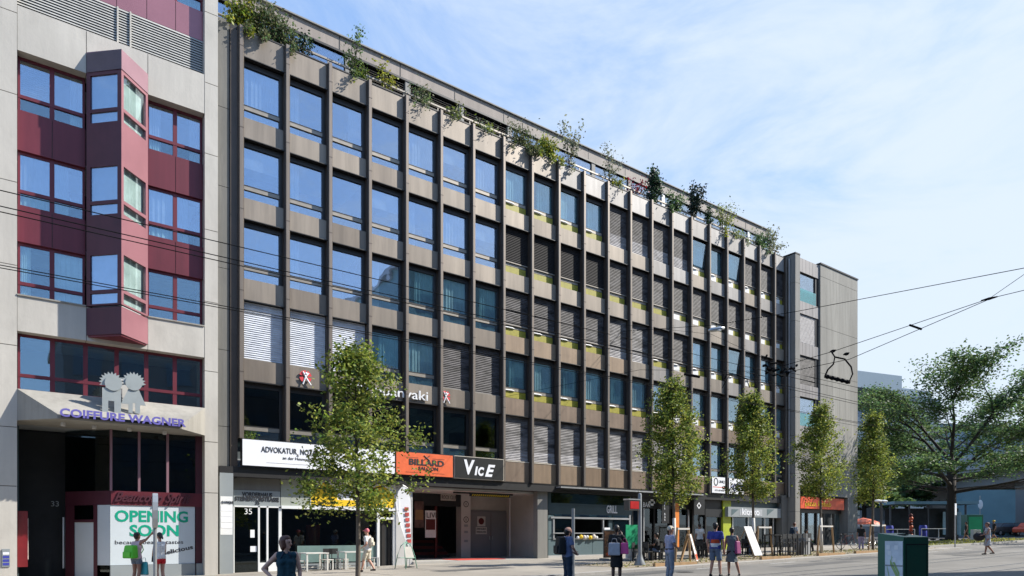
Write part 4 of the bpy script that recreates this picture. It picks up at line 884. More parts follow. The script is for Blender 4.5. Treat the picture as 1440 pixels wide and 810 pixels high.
SH=[(338,1.5,1.2,('leaf_yellow','leaf_a'),'yellow-green bush at the left end of the roof terrace',900,.15,3,0,0),
(366,1.9,1.5,('leaf_olive','leaf_c','leaf_olive'),'dense grey-olive shrub, tallest at the left end of the roof',1700,.13,4,0,0),
(398,1.6,1.7,('leaf_olive','leaf_dark2','leaf_olive'),'grey-olive shrub with dark leafy tips beside the first roof bushes',1500,.13,3,0,0),
(424,1.1,1.0,('leaf_conifer','leaf_dark'),'small dark-leaved twig plant right of the grey-olive roof shrubs',260,.14,0,0,1),
(497,2.3,.8,('leaf_dark2','leaf_c'),'tall thin twiggy plant with dark green base on the roof edge',420,.12,1,0,1),
(505,.7,1.0,('leaf_c','leaf_a'),'low green mound at the foot of the tall thin roof plant',450,.12,2,0,0),
(545,1.2,.7,('leaf_yellow',),'small yellow-leaved sapling on the roof edge',200,.13,0,0,1),
(592,1.2,1.3,('leaf_olive','leaf_dark2'),'brownish spiky shrub hanging over the roof edge',600,.10,6,0,0),
(641,.7,1.1,('leaf_a','leaf_olive'),'small light green shrub leaning over the roof edge',450,.12,3,0,0),
(683,.6,1.2,('leaf_pale','leaf_a'),'pale low shrub between two fins on the roof edge',350,.12,3,0,0),
(735,1.2,2.4,('leaf_olive','leaf_c','leaf_olive'),'wide olive shrub with trailing twigs near the middle of the roof',1700,.12,14,0,0),
(772,1.2,1.7,('leaf_yellow','leaf_a','leaf_b'),'bright yellow-green bush near the middle of the roof',1500,.15,5,0,0),
(803,2.4,1.6,('leaf_pale','leaf_olive'),'tall airy grey-leaved sapling right of the bright bush',420,.15,1,0,1),
(862,2.2,1.6,('leaf_pale','leaf_olive'),'thin bare-branched sapling with few grey leaves on the roof',330,.14,1,0,1),
(868,.7,.9,('leaf_a','leaf_yellow'),'low yellow-green tuft under the bare-branched roof sapling',260,.12,1,0,0),
(896,1.1,1.1,('leaf_red',),'small red-leaved shrub on the roof edge',170,.14,0,0,1),
(921,2.1,1.3,('leaf_conifer','leaf_dark'),'dark rounded pine, first of the dark roof plants',1500,.16,0,1,0),
(950,1.4,1.7,('leaf_dark','leaf_dark2'),'low dark green bush between the two dark roof pines',1200,.14,2,0,0),
(977,2.4,1.2,('leaf_conifer',),'dark sparse pine, tallest of the dark roof plants',900,.17,0,0,1),
(998,1.4,.5,('leaf_conifer','leaf_dark'),'small narrow dark cypress on the roof edge',500,.12,0,1,0),
(1020,2.2,1.8,('leaf_yellow','leaf_pale','leaf_a'),'light yellow-green airy shrub right of the narrow cypress',650,.14,3,0,1),
(1040,.6,2.0,('leaf_pale','leaf_a'),'low pale shrub left of the last roof plants',400,.13,3,0,0),
(1072,1.3,2.0,('leaf_dark2','leaf_dark'),'low dark green shrub near the right end of the roof',800,.14,2,0,0),
(1088,1.7,2.2,('leaf_pale','leaf_olive'),'pale variegated shrub, last at the right end of the roof',700,.15,2,0,1)]
for i,(p,h,w,mts,lab,n,ls,dr,cone,sp) in enumerate(SH): shrub(p,h,w,mts,lab,n,ls,dr,0,bool(cone),bool(sp),seed=i)

# ground detail: covers, patches, gutter line, paving joints
mat('cover_iron',(.09,.085,.08),.6,.5,.2,8,bump=.5); mat('patch',(.10,.096,.09),.9,0,.2,2,bump=.4); mat('paint_white',(.55,.54,.5),.8,0,.3,5,spots=.5)
m=MB()
for x,y,w_,l_ in ((17.5,-11.2,1.2,3.5),(25,-12.6,.9,6),(32,-11.5,1.6,4),(40,-12.8,1.0,7),(13.2,-5.6,1.0,3.5),(52,-13,2.5,5)): slope_sheet(x,x+l_,y,y+w_,(.004 if y>-10 else RZ+.004),'patch',m)
struct(m.build('asphalt_patches'))
m=MB()
for y in (-1.2,-4.2): slope_sheet(-20,49,y-.012,y+.012,.003,'patch',m)
for i in range(24): slope_sheet(-16+i*2.7,-15.975+i*2.7,-5.85,-.2,.0032,'patch',m)
struct(m.build('paving_joints'))
for i,(x,y,l) in enumerate(((15.2,-4.9,'round iron cover in the pavement in front of the passage'),(20.2,-11.4,'round iron cover in the road near the kerb, left of the couple'),(34.5,-12.3,'round iron cover in the road, right of the green cabinet'))):
    m=MB(); m.lathe([(.32,0),(.32,.006),(.29,.008)],(0,0,0),'cover_iron',20); o=m.build('manhole_cover',None,loc=(x,y,gz(x)+(0.002 if y>-10 else RZ+.002))); tag(o,l,'manhole cover','iron covers in the ground')
m=MB()
for i in range(9): slope_sheet(22+i*5,24+i*5,-10.55,-10.43,RZ+.004,'paint_white',m)
struct(m.build('road_marking'))
# ================================================================ street things
mat('galv',(.45,.46,.46),.4,.6,.1,2); mat('pole_grey',(.24,.255,.265),.45,.3); mat('pole_dark',(.07,.07,.07),.5,.3); mat('board_green',(.0,.30,.13),.5); mat('board_white',(.80,.80,.80),.5,0,.05,1); mat('led_red',(.45,.01,.01),.4); mat('furniture_black',(.025,.025,.025),.5); mat('furniture_white',(.62,.60,.55),.6); mat('planter_grey',(.36,.37,.38),.5,0,.06)
mat('cab_green',(.006,.105,.058),.35,0,.06,1.5,spots=.12); mat('map_paper',(.62,.66,.70),.35,var=.25,scale=3); mat('map_line',(.30,.42,.15),.5); mat('rubber',(.02,.02,.02),.8); mat('cable',(.012,.012,.012),.9,spec=.05); mat('insulator',(.10,.05,.04),.4)
mat('backpack_green',(.10,.52,.03),.6); mat('bag_pink',(.75,.10,.30),.6); mat('bag_teal',(.05,.38,.42),.6); mat('bag_purple',(.28,.05,.16),.6); mat('blk',(.012,.012,.013),.7); mat('frame_green',(.18,.38,.28),.5)
def pz(X,Y): return gz(X)+(0 if Y>-10 else RZ)
def local(px_,py_,zc): a,b=ray(px_); return a*zc,CY+b*zc,EYE+(HZ-py_)/F*zc
# lamp post with flared base and display
X,Y=21.2,-8.2; t=empty('signal_post',(X,Y,gz(X)),0,'grey flared-base post beside the person in black holding the pink bag','post')
m=MB(); m.lathe([(.24,0),(.24,.05),(.14,.28),(.085,.5),(.08,2.95),(.06,3.0),(.01,3.02)],(0,0,0),'pole_grey',16); m.build('pole',t,smooth='auto')
t=empty('display_box',(X,Y,2.8),0,'dark information display with red screen fixed to the grey flared-base post','display')
z=zat(880,703,Y)-2.8
m=MB(); m.box(-.78,-.16,-.15,.15,z-.42,z,'pole_dark'); m.box(-.16,-.0,-.04,.04,z-.3,z-.2,'galv'); m.box(-.80,-.14,-.17,.17,z,z+.05,'silver'); m.build('casing',t)
m=MB(); m.box(-.72,-.22,-.165,-.151,z-.36,z-.05,'led_red'); m.build('screen',t)
# edge-on sign poles
def signpost(px_,Y,ytop,label,plate=None,r=.04,mt='pole_grey',name='sign_post'):
    X=at(px_,Y); zt=zat(px_,ytop,Y); zb=pz(X,Y); t=empty(name,(X,Y,zb),0,label,'sign post' if plate else 'post')
    m=MB(); m.tube([(0,0,0),(0,0,zt-zb)],r,mt,10); m.build('pole',t,smooth='auto')
    if plate: m=MB(); plate(m,zt-zb); m.build('sign_plate',t)
    return t
def edgeplate(m,h):
    # plate seen nearly edge-on: lies along the view line
    d=Vector((CS-.5,SN,0)).normalized(); n_=Vector((-d.y,d.x,0)); pts=[]
    k=18; r=.42; zc=h-.45
    A=[( math.cos(2*math.pi*j/k)*.30, max(-.45,min(.45,math.sin(2*math.pi*j/k)*.62))) for j in range(k)]
    for s in(-.06,.06): pts+= [tuple(d*x+n_*(s)+Vector((0,0,zc+z))) for x,z in A]
    m.add(pts,[tuple(range(k)),tuple(range(k,2*k))[::-1]]+[(i,(i+1)%k,k+(i+1)%k,k+i) for i in range(k)],'galv')
signpost(218,-8.0,694,'grey sign pole with edge-on rounded plate in front of the poster window',edgeplate,.045)
signpost(806,-11.2,715,'plain grey post right in front of the man with the black backpack',None,.055,'pole_grey')
signpost(1343,-9.5,708,'thin pole with small white sign in front of the large tree trunk',lambda m,h:m.box(-.12,.12,-.05,-.02,h-.75,h,'board_white'),.045,'galv')
X=at(1239,-12.4); zb=pz(X,-12.4); t=empty('street_lamp',(X,-12.4,zb),0,'dark thin lamp post with two small white lamp heads behind the green cabinet','street lamp')
zt=zat(1239,706,-12.4)-zb; m=MB(); m.tube([(0,0,0),(0,0,zt)],[.06,.045],'pole_dark',10); m.tube([(-.28,0,zt),(.28,0,zt)],.025,'pole_dark',8); m.build('pole',t)
for s in(-1,1): m=MB(); m.ball((s*.28,0,zt+.05),.15,'board_white',10,(1.4,1,.4)); m.build('lamp_head',t)
# green cabinet in the foreground
rx,ry=local(1271,800,9.6)[:2]; t=empty('green_cabinet',(rx,ry,pz(rx,ry)),0,'dark green metal street cabinet with a map panel in the foreground','cabinet')
def lray(pxx,zc): a,b=ray(pxx); return Vector((a*zc-rx,CY+b*zc-ry))
P0=Vector((0,0)); PL=lray(1234,9.95); PR=lray(1306,9.85); PB=PL+PR
hc=EYE-pz(rx,ry)-.02; 
m=MB(); m.hexa([(P0.x,P0.y,-.1),(PR.x,PR.y,-.1),(PB.x,PB.y,-.1),(PL.x,PL.y,-.1)],[(P0.x,P0.y,hc),(PR.x,PR.y,hc),(PB.x,PB.y,hc+.055),(PL.x,PL.y,hc+.055)],'cab_green'); m.build('casing',t,bevel=.008)
dl=(PL-P0); nl=Vector((-dl.y,dl.x)).normalized(); 
if nl.dot(-P0-Vector((rx,ry))+Vector((0,CY)))<0: nl=-nl
def onleft(f0,f1,z0,z1,o,mt,m):
    a=P0+dl*f0+nl*o; b=P0+dl*f1+nl*o; m.add([(a.x,a.y,z0),(b.x,b.y,z0),(b.x,b.y,z1),(a.x,a.y,z1)],[(0,1,2,3)],mt)
m=MB(); onleft(.03,.70,.2,hc-.06,.006,'map_paper',m); mp=m.build('map_panel',t)
m=MB(); onleft(.03,.70,hc-.42,hc-.40,.009,'pole_grey',m)
for (f0,z0,f1,z1,w) in ((.1,.25,.5,.55,.04),(.15,.38,.45,.62,.03),(.5,.3,.62,.5,.02)):
    a=P0+dl*f0+nl*.009; b=P0+dl*f1+nl*.009; zz=hc-.95
    m.add([(a.x,a.y,zz+z0),(b.x,b.y,zz+z1),(b.x,b.y,zz+z1+w*2.2),(a.x,a.y,zz+z0+w*2.2)],[(0,1,2,3)],'map_line')
for (f,z) in ((.2,.12),(.45,.2),(.5,.12),(.28,.3)): onleft(f,f+.14,hc-z-.06,hc-z,.0095,'board_white',m)
m.build('map_drawing',mp)
m=MB(); dr_=PR-P0; nr=Vector((-dr_.y,dr_.x)).normalized()
if nr.y>0: nr=-nr
def onright(f0,f1,z0,z1,o,mt): a=P0+dr_*f0+nr*o; b=P0+dr_*f1+nr*o; m.add([(a.x,a.y,z0),(b.x,b.y,z0),(b.x,b.y,z1),(a.x,a.y,z1)],[(0,1,2,3)],mt)
onright(.08,.10,.1,hc-.1,.004,'blk'); onright(.9,.92,.1,hc-.1,.004,'blk'); onright(.08,.92,hc-.115,hc-.10,.0042,'blk'); onright(.80,.86,hc*.55,hc*.62,.006,'silver'); m.build('door',t)
m=MB(); c=PB*.5; m.box(c.x-.06,c.x+.06,c.y-.05,c.y+.05,hc+.028,hc+.045,'blk'); m.build('lid_slot',t)
# furniture ---------------------------------------------------------
def table(name,label,X,Y,mt,w=.75,h=.74,group=None,rz=0):
    t=empty(name,(X,Y,pz(X,Y)),rz,label,'table',group); m=MB(); m.box(-w/2,w/2,-w/2,w/2,h-.04,h,mt); m.build('table_top',t)
    for sx in(-1,1):
        for sy in(-1,1): x,y=sx*(w/2-.05),sy*(w/2-.05); m=MB(); m.box(x-.03,x+.03,y-.03,y+.03,0,h-.041,mt); m.build('leg',t)
    m=MB(); m.box(-w/2+.08,w/2-.08,-.02,.02,.12,.16,mt); m.build('stretcher',t); index_kids(t); return t
def chair(name,label,X,Y,mt,rz=0,hs=.45,group=None,back=True,seat=.2):
    t=empty(name,(X,Y,pz(X,Y)),rz,label,'chair' if back else 'stool',group); m=MB(); m.box(-seat,seat,-seat,seat,hs-.035,hs,mt); m.build('seat',t)
    for sx in(-1,1):
        for sy in(-1,1): x,y=sx*(seat-.03),sy*(seat-.03); m=MB(); m.box(x-.018,x+.018,y-.018,y+.018,0,hs-.036,mt); m.build('leg',t)
    if back:
        m=MB(); m.box(-seat,seat,seat-.03,seat,hs+.18,hs+.42,mt); m.box(-seat,-seat+.03,seat-.03,seat,hs,hs+.18,mt); m.box(seat-.03,seat,seat-.03,seat,hs,hs+.18,mt); m.build('backrest',t)
    else: m=MB(); m.box(-seat+.04,seat-.04,-.012,.012,hs*.35,hs*.35+.03,mt); m.build('stretcher',t)
    index_kids(t); return t
def clone(t,label,X,Y,rz): c=copy_tree(t,None,(X,Y,pz(X,Y)),rz); c['label']=label; return c
g1='white stools and tables outside the yellow-fascia shop'
Yt=-.6
tb=table('cafe_table','pale square table nearest the woman in navy, outside the yellow-fascia shop',at(441,Yt),Yt,'furniture_white',.95,group=g1)
clone(tb,'pale square table left of the old man in white, outside the yellow-fascia shop',at(494,Yt),Yt,0)
st=chair('cafe_stool','pale stool at the left side of the pale table nearest the navy woman',at(422,Yt),Yt-.2,'furniture_white',0,group=g1,back=False)
for p,l in ((458,'pale stool just right of the table nearest the navy woman'),(479,'pale stool just left of the table near the old man'),(522,'pale stool by the door post behind the old man')): clone(st,l,at(p,Yt),Yt-.15,.1)
ch=chair('dark_chair','dark high-backed chair against the frosted glass, the left of two',at(463,-.1),-.1,'furniture_black',0,group='dark chairs against the frosted glass'); clone(ch,'dark high-backed chair against the frosted glass, the right of two',at(471,-.1),-.1,0)
# A-frame boards
def aboard(name,label,X,Y,w,h,face,frame,rz,cat='sign board',spread=.35):
    t=empty(name,(X,Y,pz(X,Y)),rz,label,cat); 
    for s,nm in ((-1,'front_panel'),(1,'rear_panel')):
        m=MB(); y0=s*spread; m.hexa([(-w/2,y0-.015,.08),(w/2,y0-.015,.08),(w/2,y0+.015,.08),(-w/2,y0+.015,.08)],[(-w/2,s*.03-.015,h),(w/2,s*.03-.015,h),(w/2,s*.03+.015,h),(-w/2,s*.03+.015,h)],face if s<0 else frame); m.build(nm,t)
    for s in(-1,1):
        for q_ in(-1,1): m=MB(); m.tube([(s*(w/2+.02),q_*(spread+.02),0),(s*(w/2+.02),q_*.05,h+.02)],.018,frame,6); m.build('leg',t)
    return t
Xa,Ya=at(571,-2.4),-2.4
t=empty('folding_board',(Xa,Ya,gz(Xa)),.3,'mint green tubular folding board stand beneath the beach flag','sign board')
for s in(-1,1):
    m=MB(); pts=[(-.33,s*.32,0),(-.28,s*.22,.55),(-.2,s*.10,.95),(0,s*.04,1.12),(.2,s*.10,.95),(.28,s*.22,.55),(.33,s*.32,0)]; m.tube(pts,.018,'frame_green',8); m.tube([(-.29,s*.24,.45),(.29,s*.24,.45)],.014,'frame_green',6); m.build('tube_frame',t,smooth=True)
m=MB(); m.hexa([(-.26,-.235,.42),(.26,-.235,.42),(.26,-.215,.42),(-.26,-.215,.42)],[(-.2,-.11,.92),(.2,-.11,.92),(.2,-.09,.92),(-.2,-.09,.92)],'wall_dirty'); m.build('panel',t)
# beach flag
Xf=at(566,-1.6); t=empty('beach_flag',(Xf,-1.6,gz(Xf)),0,'white teardrop beach flag with red print beside the passage','flag')
zt=zat(566,683,-1.6)-gz(Xf)
mat('flag_white',(.78,.78,.80),.7,0,.05,1); mat('flag_print',(.45,.06,.05),.6,var=.5,scale=6)
L=[(.30,.75),(.40,1.4),(.42,2.1),(.38,zt-.5),(.22,zt-.12),(.02,zt),(-.2,zt-.25),(-.32,zt-.75),(-.12,1.9),(.12,1.2)]
m=MB(); n=len(L); m.add([(x,0.02*math.sin(z*3),z) for x,z in L]+[(x,.015+.02*math.sin(z*3),z) for x,z in L],[tuple(range(n)),tuple(range(n,2*n))[::-1]]+[(i,(i+1)%n,n+(i+1)%n,n+i) for i in range(n)],'flag_white'); m.build('cloth',t)
m=MB()
for i in range(7): z=2.45-i*.23; x=.08+i*.022; m.box(x,x+.2,-.03,-.024,z,z+.15,'flag_print')
m.build('print',t)
m=MB(); m.tube([(.33,0.01,0),(.44,.01,1.5),(.44,.01,zt-.6),(.25,.01,zt-.08),(.02,.01,zt+.03)],.014,'galv',6); m.lathe([(.22,0),(.22,.04),(.03,.06)],(.33,0,0),'pole_dark',12); m.build('mast',t)
# menu board, green banner
Xm,Ym=at(859,-4.0),-4.0; t=empty('menu_board',(Xm,Ym,gz(Xm)),0,'tall menu board covered with food pictures in front of the kiosk','sign board'); w=at(870,-4)-at(850,-4); zt=zat(859,746,-4)-gz(Xm)
mat('food_print',(.22,.10,.05),.4,var=.9,scale=7)
m=MB(); m.box(-w/2,w/2,-.03,.03,.12,zt,'pole_dark'); m.box(-w/2-.02,w/2+.02,-.04,.04,zt,zt+.04,'silver'); m.box(-w/2,-w/2+.05,-.3,.3,0,.1,'pole_grey'); m.box(w/2-.05,w/2,-.3,.3,0,.1,'pole_grey'); m.build('frame',t)
m=MB(); m.box(-w/2+.03,w/2-.03,-.04,-.031,.15,zt-.03,'food_print'); m.build('picture_panel',t)
m=MB()
for i,(dx,dz,c) in enumerate(((-.25,.3,'sign_orange'),(.1,.3,'yellow_sign'),(-.2,.95,'warm_wood'),(.15,1.2,'poster_light'),(-.1,.62,'dark_red'))):
    n=12; m.add([(dx+.12*math.cos(2*math.pi*j/n),-.043,dz+.09*math.sin(2*math.pi*j/n)) for j in range(n)],[tuple(range(n))],c)
m.build('food_picture',t)
Xg,Yg=at(889,-5.2),-5.2; t=empty('green_banner',(Xg,Yg,gz(Xg)),0,'bright green and white banner frame left of the grey flared-base post','banner'); w=at(898,Yg)-at(880,Yg); zt=zat(889,738,Yg)-gz(Xg); zm=zat(889,772,Yg)-gz(Xg)
m=MB(); m.box(-w/2,w/2,-.02,.02,zm,zt,'board_green'); m.build('green_cloth',t); m=MB(); m.box(-w/2,w/2,-.018,.018,.1,zm-.002,'board_white'); m.box(-w/2,-w/2+.04,-.3,.3,0,.09,'pole_grey'); m.box(w/2-.04,w/2,-.3,.3,0,.09,'pole_grey'); m.build('white_panel',t)
# boards by tree 2
X_,Y_=at(969,-8.3),-8.3; t=aboard('folding_board','small white and red folding board beside the second street tree',X_,Y_,.42,1.25,'board_white','wood_stake',.5)
m=MB(); m.hexa([(-.15,-.36,.12),(.15,-.36,.12),(.15,-.352,.12),(-.15,-.352,.12)],[(-.15,-.31,.38),(.15,-.31,.38),(.15,-.302,.38),(-.15,-.302,.38)],'sign_red'); m.build('red_print',t)
X_,Y_=at(1056,-8.2),-8.2; t=empty('easel_board',(X_,Y_,gz(X_)),0,'large tilted blank white board on a wooden easel right of the couple','sign board')
m=MB(); m.hexa([(-.12,-.3,.15),(.58,-.25,.15),(.58,-.22,.15),(-.12,-.27,.15)],[(-.52,.02,1.55),(.13,.07,1.55),(.13,.10,1.55),(-.52,.05,1.55)],'board_white'); m.build('panel',t)
for a_,b_ in (((-.05,-.25,0),(-.45,.06,1.5)),((.62,-.2,0),(.1,.1,1.5)),((-.75,.6,0),(-.25,.1,1.5))): m=MB(); m.tube([a_,b_],.022,'wood_stake',6); m.build('leg',t)
# stake frames round the trees
def stakes(X,Y,label,dx=.8):
    t=empty('tree_stake_frame',(X,Y,gz(X)),0,label,'tree stakes','wooden stake frames around the street trees')
    for s in(-1,1): m=MB(); m.tube([(s*dx*1.15,-.3,0),(s*dx*.85,-.3,1.55)],.05,'wood_stake',8); m.build('stake',t)
    m=MB(); m.box(-dx*.9,dx*.9,-.36,-.30,1.45,1.53,'whitewash'); m.build('crossbar',t)
stakes(24.6,-7.35,'wooden stakes with pale crossbar around the trunk behind the man in grey trousers',.45); stakes(30.9,-7.35,'wooden stakes with pale crossbar right of the easel board',.62); stakes(36.3,-7.6,'pair of leaning wooden stakes around the trunk before the red-signed cafe',.75); stakes(42.6,-7.4,'wooden stake frame behind the green cabinet and lamp post',1.0)
# bar table, stools and grey panel
X_,Y_=at(1103,-7.6),-7.6; w=at(1125,Y_)-at(1082,Y_)
t=empty('bar_table',(X_,Y_,gz(X_)),0,'long black high bar table beside the grey metal panel','table'); m=MB(); m.box(-w/2,w/2,-.35,.35,1.05,1.10,'furniture_black'); m.build('table_top',t)
for sx in(-1,0,1):
    m=MB(); m.box(sx*(w/2-.08)-.03,sx*(w/2-.08)+.03,-.3,-.24,0,1.049,'furniture_black'); m.box(sx*(w/2-.08)-.03,sx*(w/2-.08)+.03,.24,.3,0,1.049,'furniture_black'); m.build('leg',t)
bs=None
for i in range(6):
    x=X_-w/2+.28+i*(w-.5)/5; lab='black high bar stool, %s from the left along the bar table'%(['first','second','third','fourth','fifth','last'][i])
    if bs is None: bs=chair('bar_stool',lab,x,Y_-.55,'furniture_black',math.pi,.72,'black stools along the bar table',True,.17)
    else: clone(bs,lab,x,Y_-.55,math.pi)
X_=at(1129,-7.9); t=empty('windscreen_panel',(X_,-7.9,gz(X_)),0,'plain grey upright metal panel at the right end of the bar table','panel'); m=MB(); m.box(-.28,.28,-.25,.25,.0,1.12,'planter_grey'); m.build('panel',t,bevel=.01)
# dark terrace tables and chairs
tb=None; g2='dark terrace tables and chairs before the restaurants'
spots=[(903,-5.5),(918,-5.2),(932,-5.0),(985,-5.6),(999,-5.2),(1040,-5.0)]
for i,(p,y) in enumerate(spots):
    l='dark terrace table '+['just right of the green banner','behind the grey flared-base post','behind the man in grey trousers','in front of the person in the white T-shirt','left of the couple, deeper on the terrace','behind the easel board'][i]
    if tb is None: tb=table('terrace_table',l,at(p,y),y,'furniture_black',.7,.74,g2)
    else: clone(tb,l,at(p,y),y,.2*i)
ct=None
cps=[(896,-5.6,.4),(910,-5.9,1.7),(912,-4.9,-.2),(925,-5.7,2.8),(938,-5.4,1.2),(976,-5.8,.2),(981,-6.3,2.6),(992,-6.1,1.0),(1005,-5.6,2.0),(1034,-5.6,.5),(1047,-5.4,2.4)]
wh=['nearest the green banner','left of the grey post, facing away','behind the first terrace table','between the grey post and the man in grey trousers','hidden partly by the man in grey trousers','beside the small folding board','in front of the person in the white T-shirt, facing the street','left of the man in the blue shirt','behind the man in the blue shirt','left of the easel board','behind the easel board']
for i,(p,y,r_) in enumerate(cps):
    l='dark terrace chair '+wh[i]
    if ct is None: ct=chair('terrace_chair',l,at(p,y),y,'furniture_black',r_,.45,g2+' (chairs)')
    else: clone(ct,l,at(p,y),y,r_)
# bicycles
def bicycle(X,Y,rz,label,mt):
    t=empty('bicycle',(X,Y,gz(X)),rz,label,'bicycle','bicycles parked on the gravel by the end wall')
    for x in(-.52,.52):
        m=MB(); n=20; m.tube([(x+.33*math.cos(2*math.pi*j/n),0,.34+.33*math.sin(2*math.pi*j/n)) for j in range(n+1)],.018,'rubber',6,cap=False)
        for j in range(8): a=math.pi*j/8; m.tube([(x+.31*math.cos(a),0,.34+.31*math.sin(a)),(x-.31*math.cos(a),0,.34-.31*math.sin(a))],.004,'silver',4)
        m.build('wheel',t)
    m=MB()
    for a_,b_ in (((-.52,0,.34),(-.08,0,.3)),((-.52,0,.34),(-.18,0,.85)),((-.08,0,.3),(-.2,0,.92)),((-.08,0,.3),(.38,0,.8)),((-.17,0,.82),(.36,0,.86)),((.34,0,.95),(.52,0,.34))): m.tube([a_,b_],.018,mt,6)
    m.build('frame',t); m=MB(); m.tube([(.34,0,.95),(.34,0,1.05)],.015,'silver',6); m.tube([(.28,-.27,1.08),(.36,0,1.05),(.28,.27,1.08)],.014,'blk',6); m.build('handlebar',t); m=MB(); m.box(-.34,-.08,-.07,.07,.92,.97,'blk'); m.build('saddle',t,bevel=.02)
bicycle(at(1183,-7.2),-7.2,.5,'dark bicycle leaning left of the pale end pier','pole_dark'); bicycle(at(1226,-7.0),-7.0,.15,'light bicycle behind the person in lilac trousers','silver'); bicycle(at(1192,-5.6),-5.6,-.4,'bicycle parked deeper, against the end pier','dark_red'); bicycle(at(1098,-5.2),-5.2,.4,'bicycle behind the bar table','pole_dark')
# log edging of the tree bed
m=MB(); 
for x,l in ((at(920,-9.3),2.6),(at(1070,-9.3),2.4),(at(1150,-9.3),2.6),(at(1200,-9.2),3.6)): m.box(x,x+l,-9.36,-9.22,gz(x)-.02,gz(x)+.14,'wood_stake')
struct(m.build('bed_edging'))
# kerb stones with litter leaves on the tree bed
n=1700; xs=RNG.uniform(19.8,47.2,n); ys_=RNG.uniform(-9.1,-6.0,n); lf=leaves('fallen_leaves',np.stack([xs,ys_,gz(xs)+.02],1),.09,['leaf_olive','leaf_yellow','leaf_olive'],None,.15); lf['kind']='stuff'; tag(lf,'dry fallen leaves scattered on the gravel tree bed','leaves')
n=2500; xs=RNG.uniform(50.5,75.5,n); ys_=RNG.uniform(-7.2,-2.4,n); lf=leaves('grass',np.stack([xs,ys_,gz(xs)+.06],1),.14,['leaf_olive','leaf_yellow'],None,1.2); lf['kind']='stuff'; tag(lf,'dry yellowish grass on the traffic island under the large tree','grass')
# ---------------------------------------------------------------- overhead wires
def wire(name,pts,r,label,cat='overhead wire',group=None,sag=0,mt='cable'):
    P_=[]
    for a_,b_ in zip(pts,pts[1:]):
        a_,b_=Vector(a_),Vector(b_)
        for i in range(12): f=i/12; p=a_.lerp(b_,f); p.z-=sag*4*f*(1-f); P_.append(p)
    P_.append(Vector(pts[-1])); m=MB(); m.tube(P_,r,mt,5); o=m.build(name); tag(o,label,cat,group); return o
gw='tram contact and carrier wires above the street'
WZ=lambda py,Y,px=0: zat(px,py,Y)
wire('carrier_wire',[(-3,-14.7,WZ(268.6,-14.7)),(70,-14.7,WZ(268.6,-14.7)+.3)],.009,'topmost of the black wires running along the street past both buildings',group=gw)
z2=WZ(295,-14.7); wire('carrier_wire',[(-3,-14.62,z2),(70,-14.62,z2)],.009,'upper wire of the middle pair running along the street',group=gw); wire('carrier_wire',[(-3,-14.85,z2),(70,-14.85,z2)],.009,'lower wire of the middle pair running along the street',group=gw)
z3=WZ(378,-14.7); wire('contact_wire',[(-3,-14.7,z3),(70,-14.7,z3+.4)],.008,'upper of the two lowest wires running along the street',group=gw); wire('contact_wire',[(-3,-14.9,z3-.02),(70,-14.9,z3+.38)],.008,'lower of the two lowest wires running along the street',group=gw)
def P3(px_,py_,zc): a,b=ray(px_); return Vector((a*zc,CY+b*zc,EYE+(HZ-py_)/F*zc))
gs='span wires crossing the street at the right'
wire('span_wire',[P3(860,467,41),P3(1005,457,32),P3(1120,438,28),P3(1440,377,21.5),P3(1700,328,18)],.013,'highest wire rising across the sky to the right edge',group=gs)
J=P3(1391,420,21.5)
wire('span_wire',[P3(1075,522,24.5),P3(1172,494,23.5),J,P3(1445,407,20.8),P3(1700,350,18)],.011,'upper wire of the converging pair at the right',group=gs)
wire('span_wire',[P3(1085,528,24.5),P3(1195,505,23.5),J+Vector((0,0,-.02))],.011,'lower wire of the converging pair at the right',group=gs)
wire('span_wire',[J,P3(1440,386,20),P3(1640,240,17)],.008,'thin wire branching steeply upward at the wire junction',group=gs)
wire('span_wire',[P3(860,455,41),P3(1000,470,35),P3(1110,520,24.5)],.008,'thin wire from the facade down to the black insulator cluster',group=gs); wire('span_wire',[P3(700,560,34),P3(900,520,30),P3(1060,522,24.5)],.008,'thin almost level wire left of the black insulator cluster',group=gs)
wire('span_wire',[P3(1110,524,24.5),P3(1206,545,24),P3(1440,600,22)],.008,'thin wire sloping down behind the large tree',group=gs)
t=empty('wire_clamp',tuple(J),0,'black clamp joining the wires in front of the sky','wire fitting'); m=MB(); d=(P3(1440,408,20.8)-J).normalized(); m.tube([-d*.22,Vector((0,0,0)),d*.22],[.02,.045,.02],'cable',8); m.build('clamp',t)
a_=P3(1279,457,22.6); b_=P3(1296,463,22.3); o=MB().tube([a_,b_],.035,'cable',8).build('spacer_bar'); tag(o,'short black spacer bar between the converging wires','wire fitting')
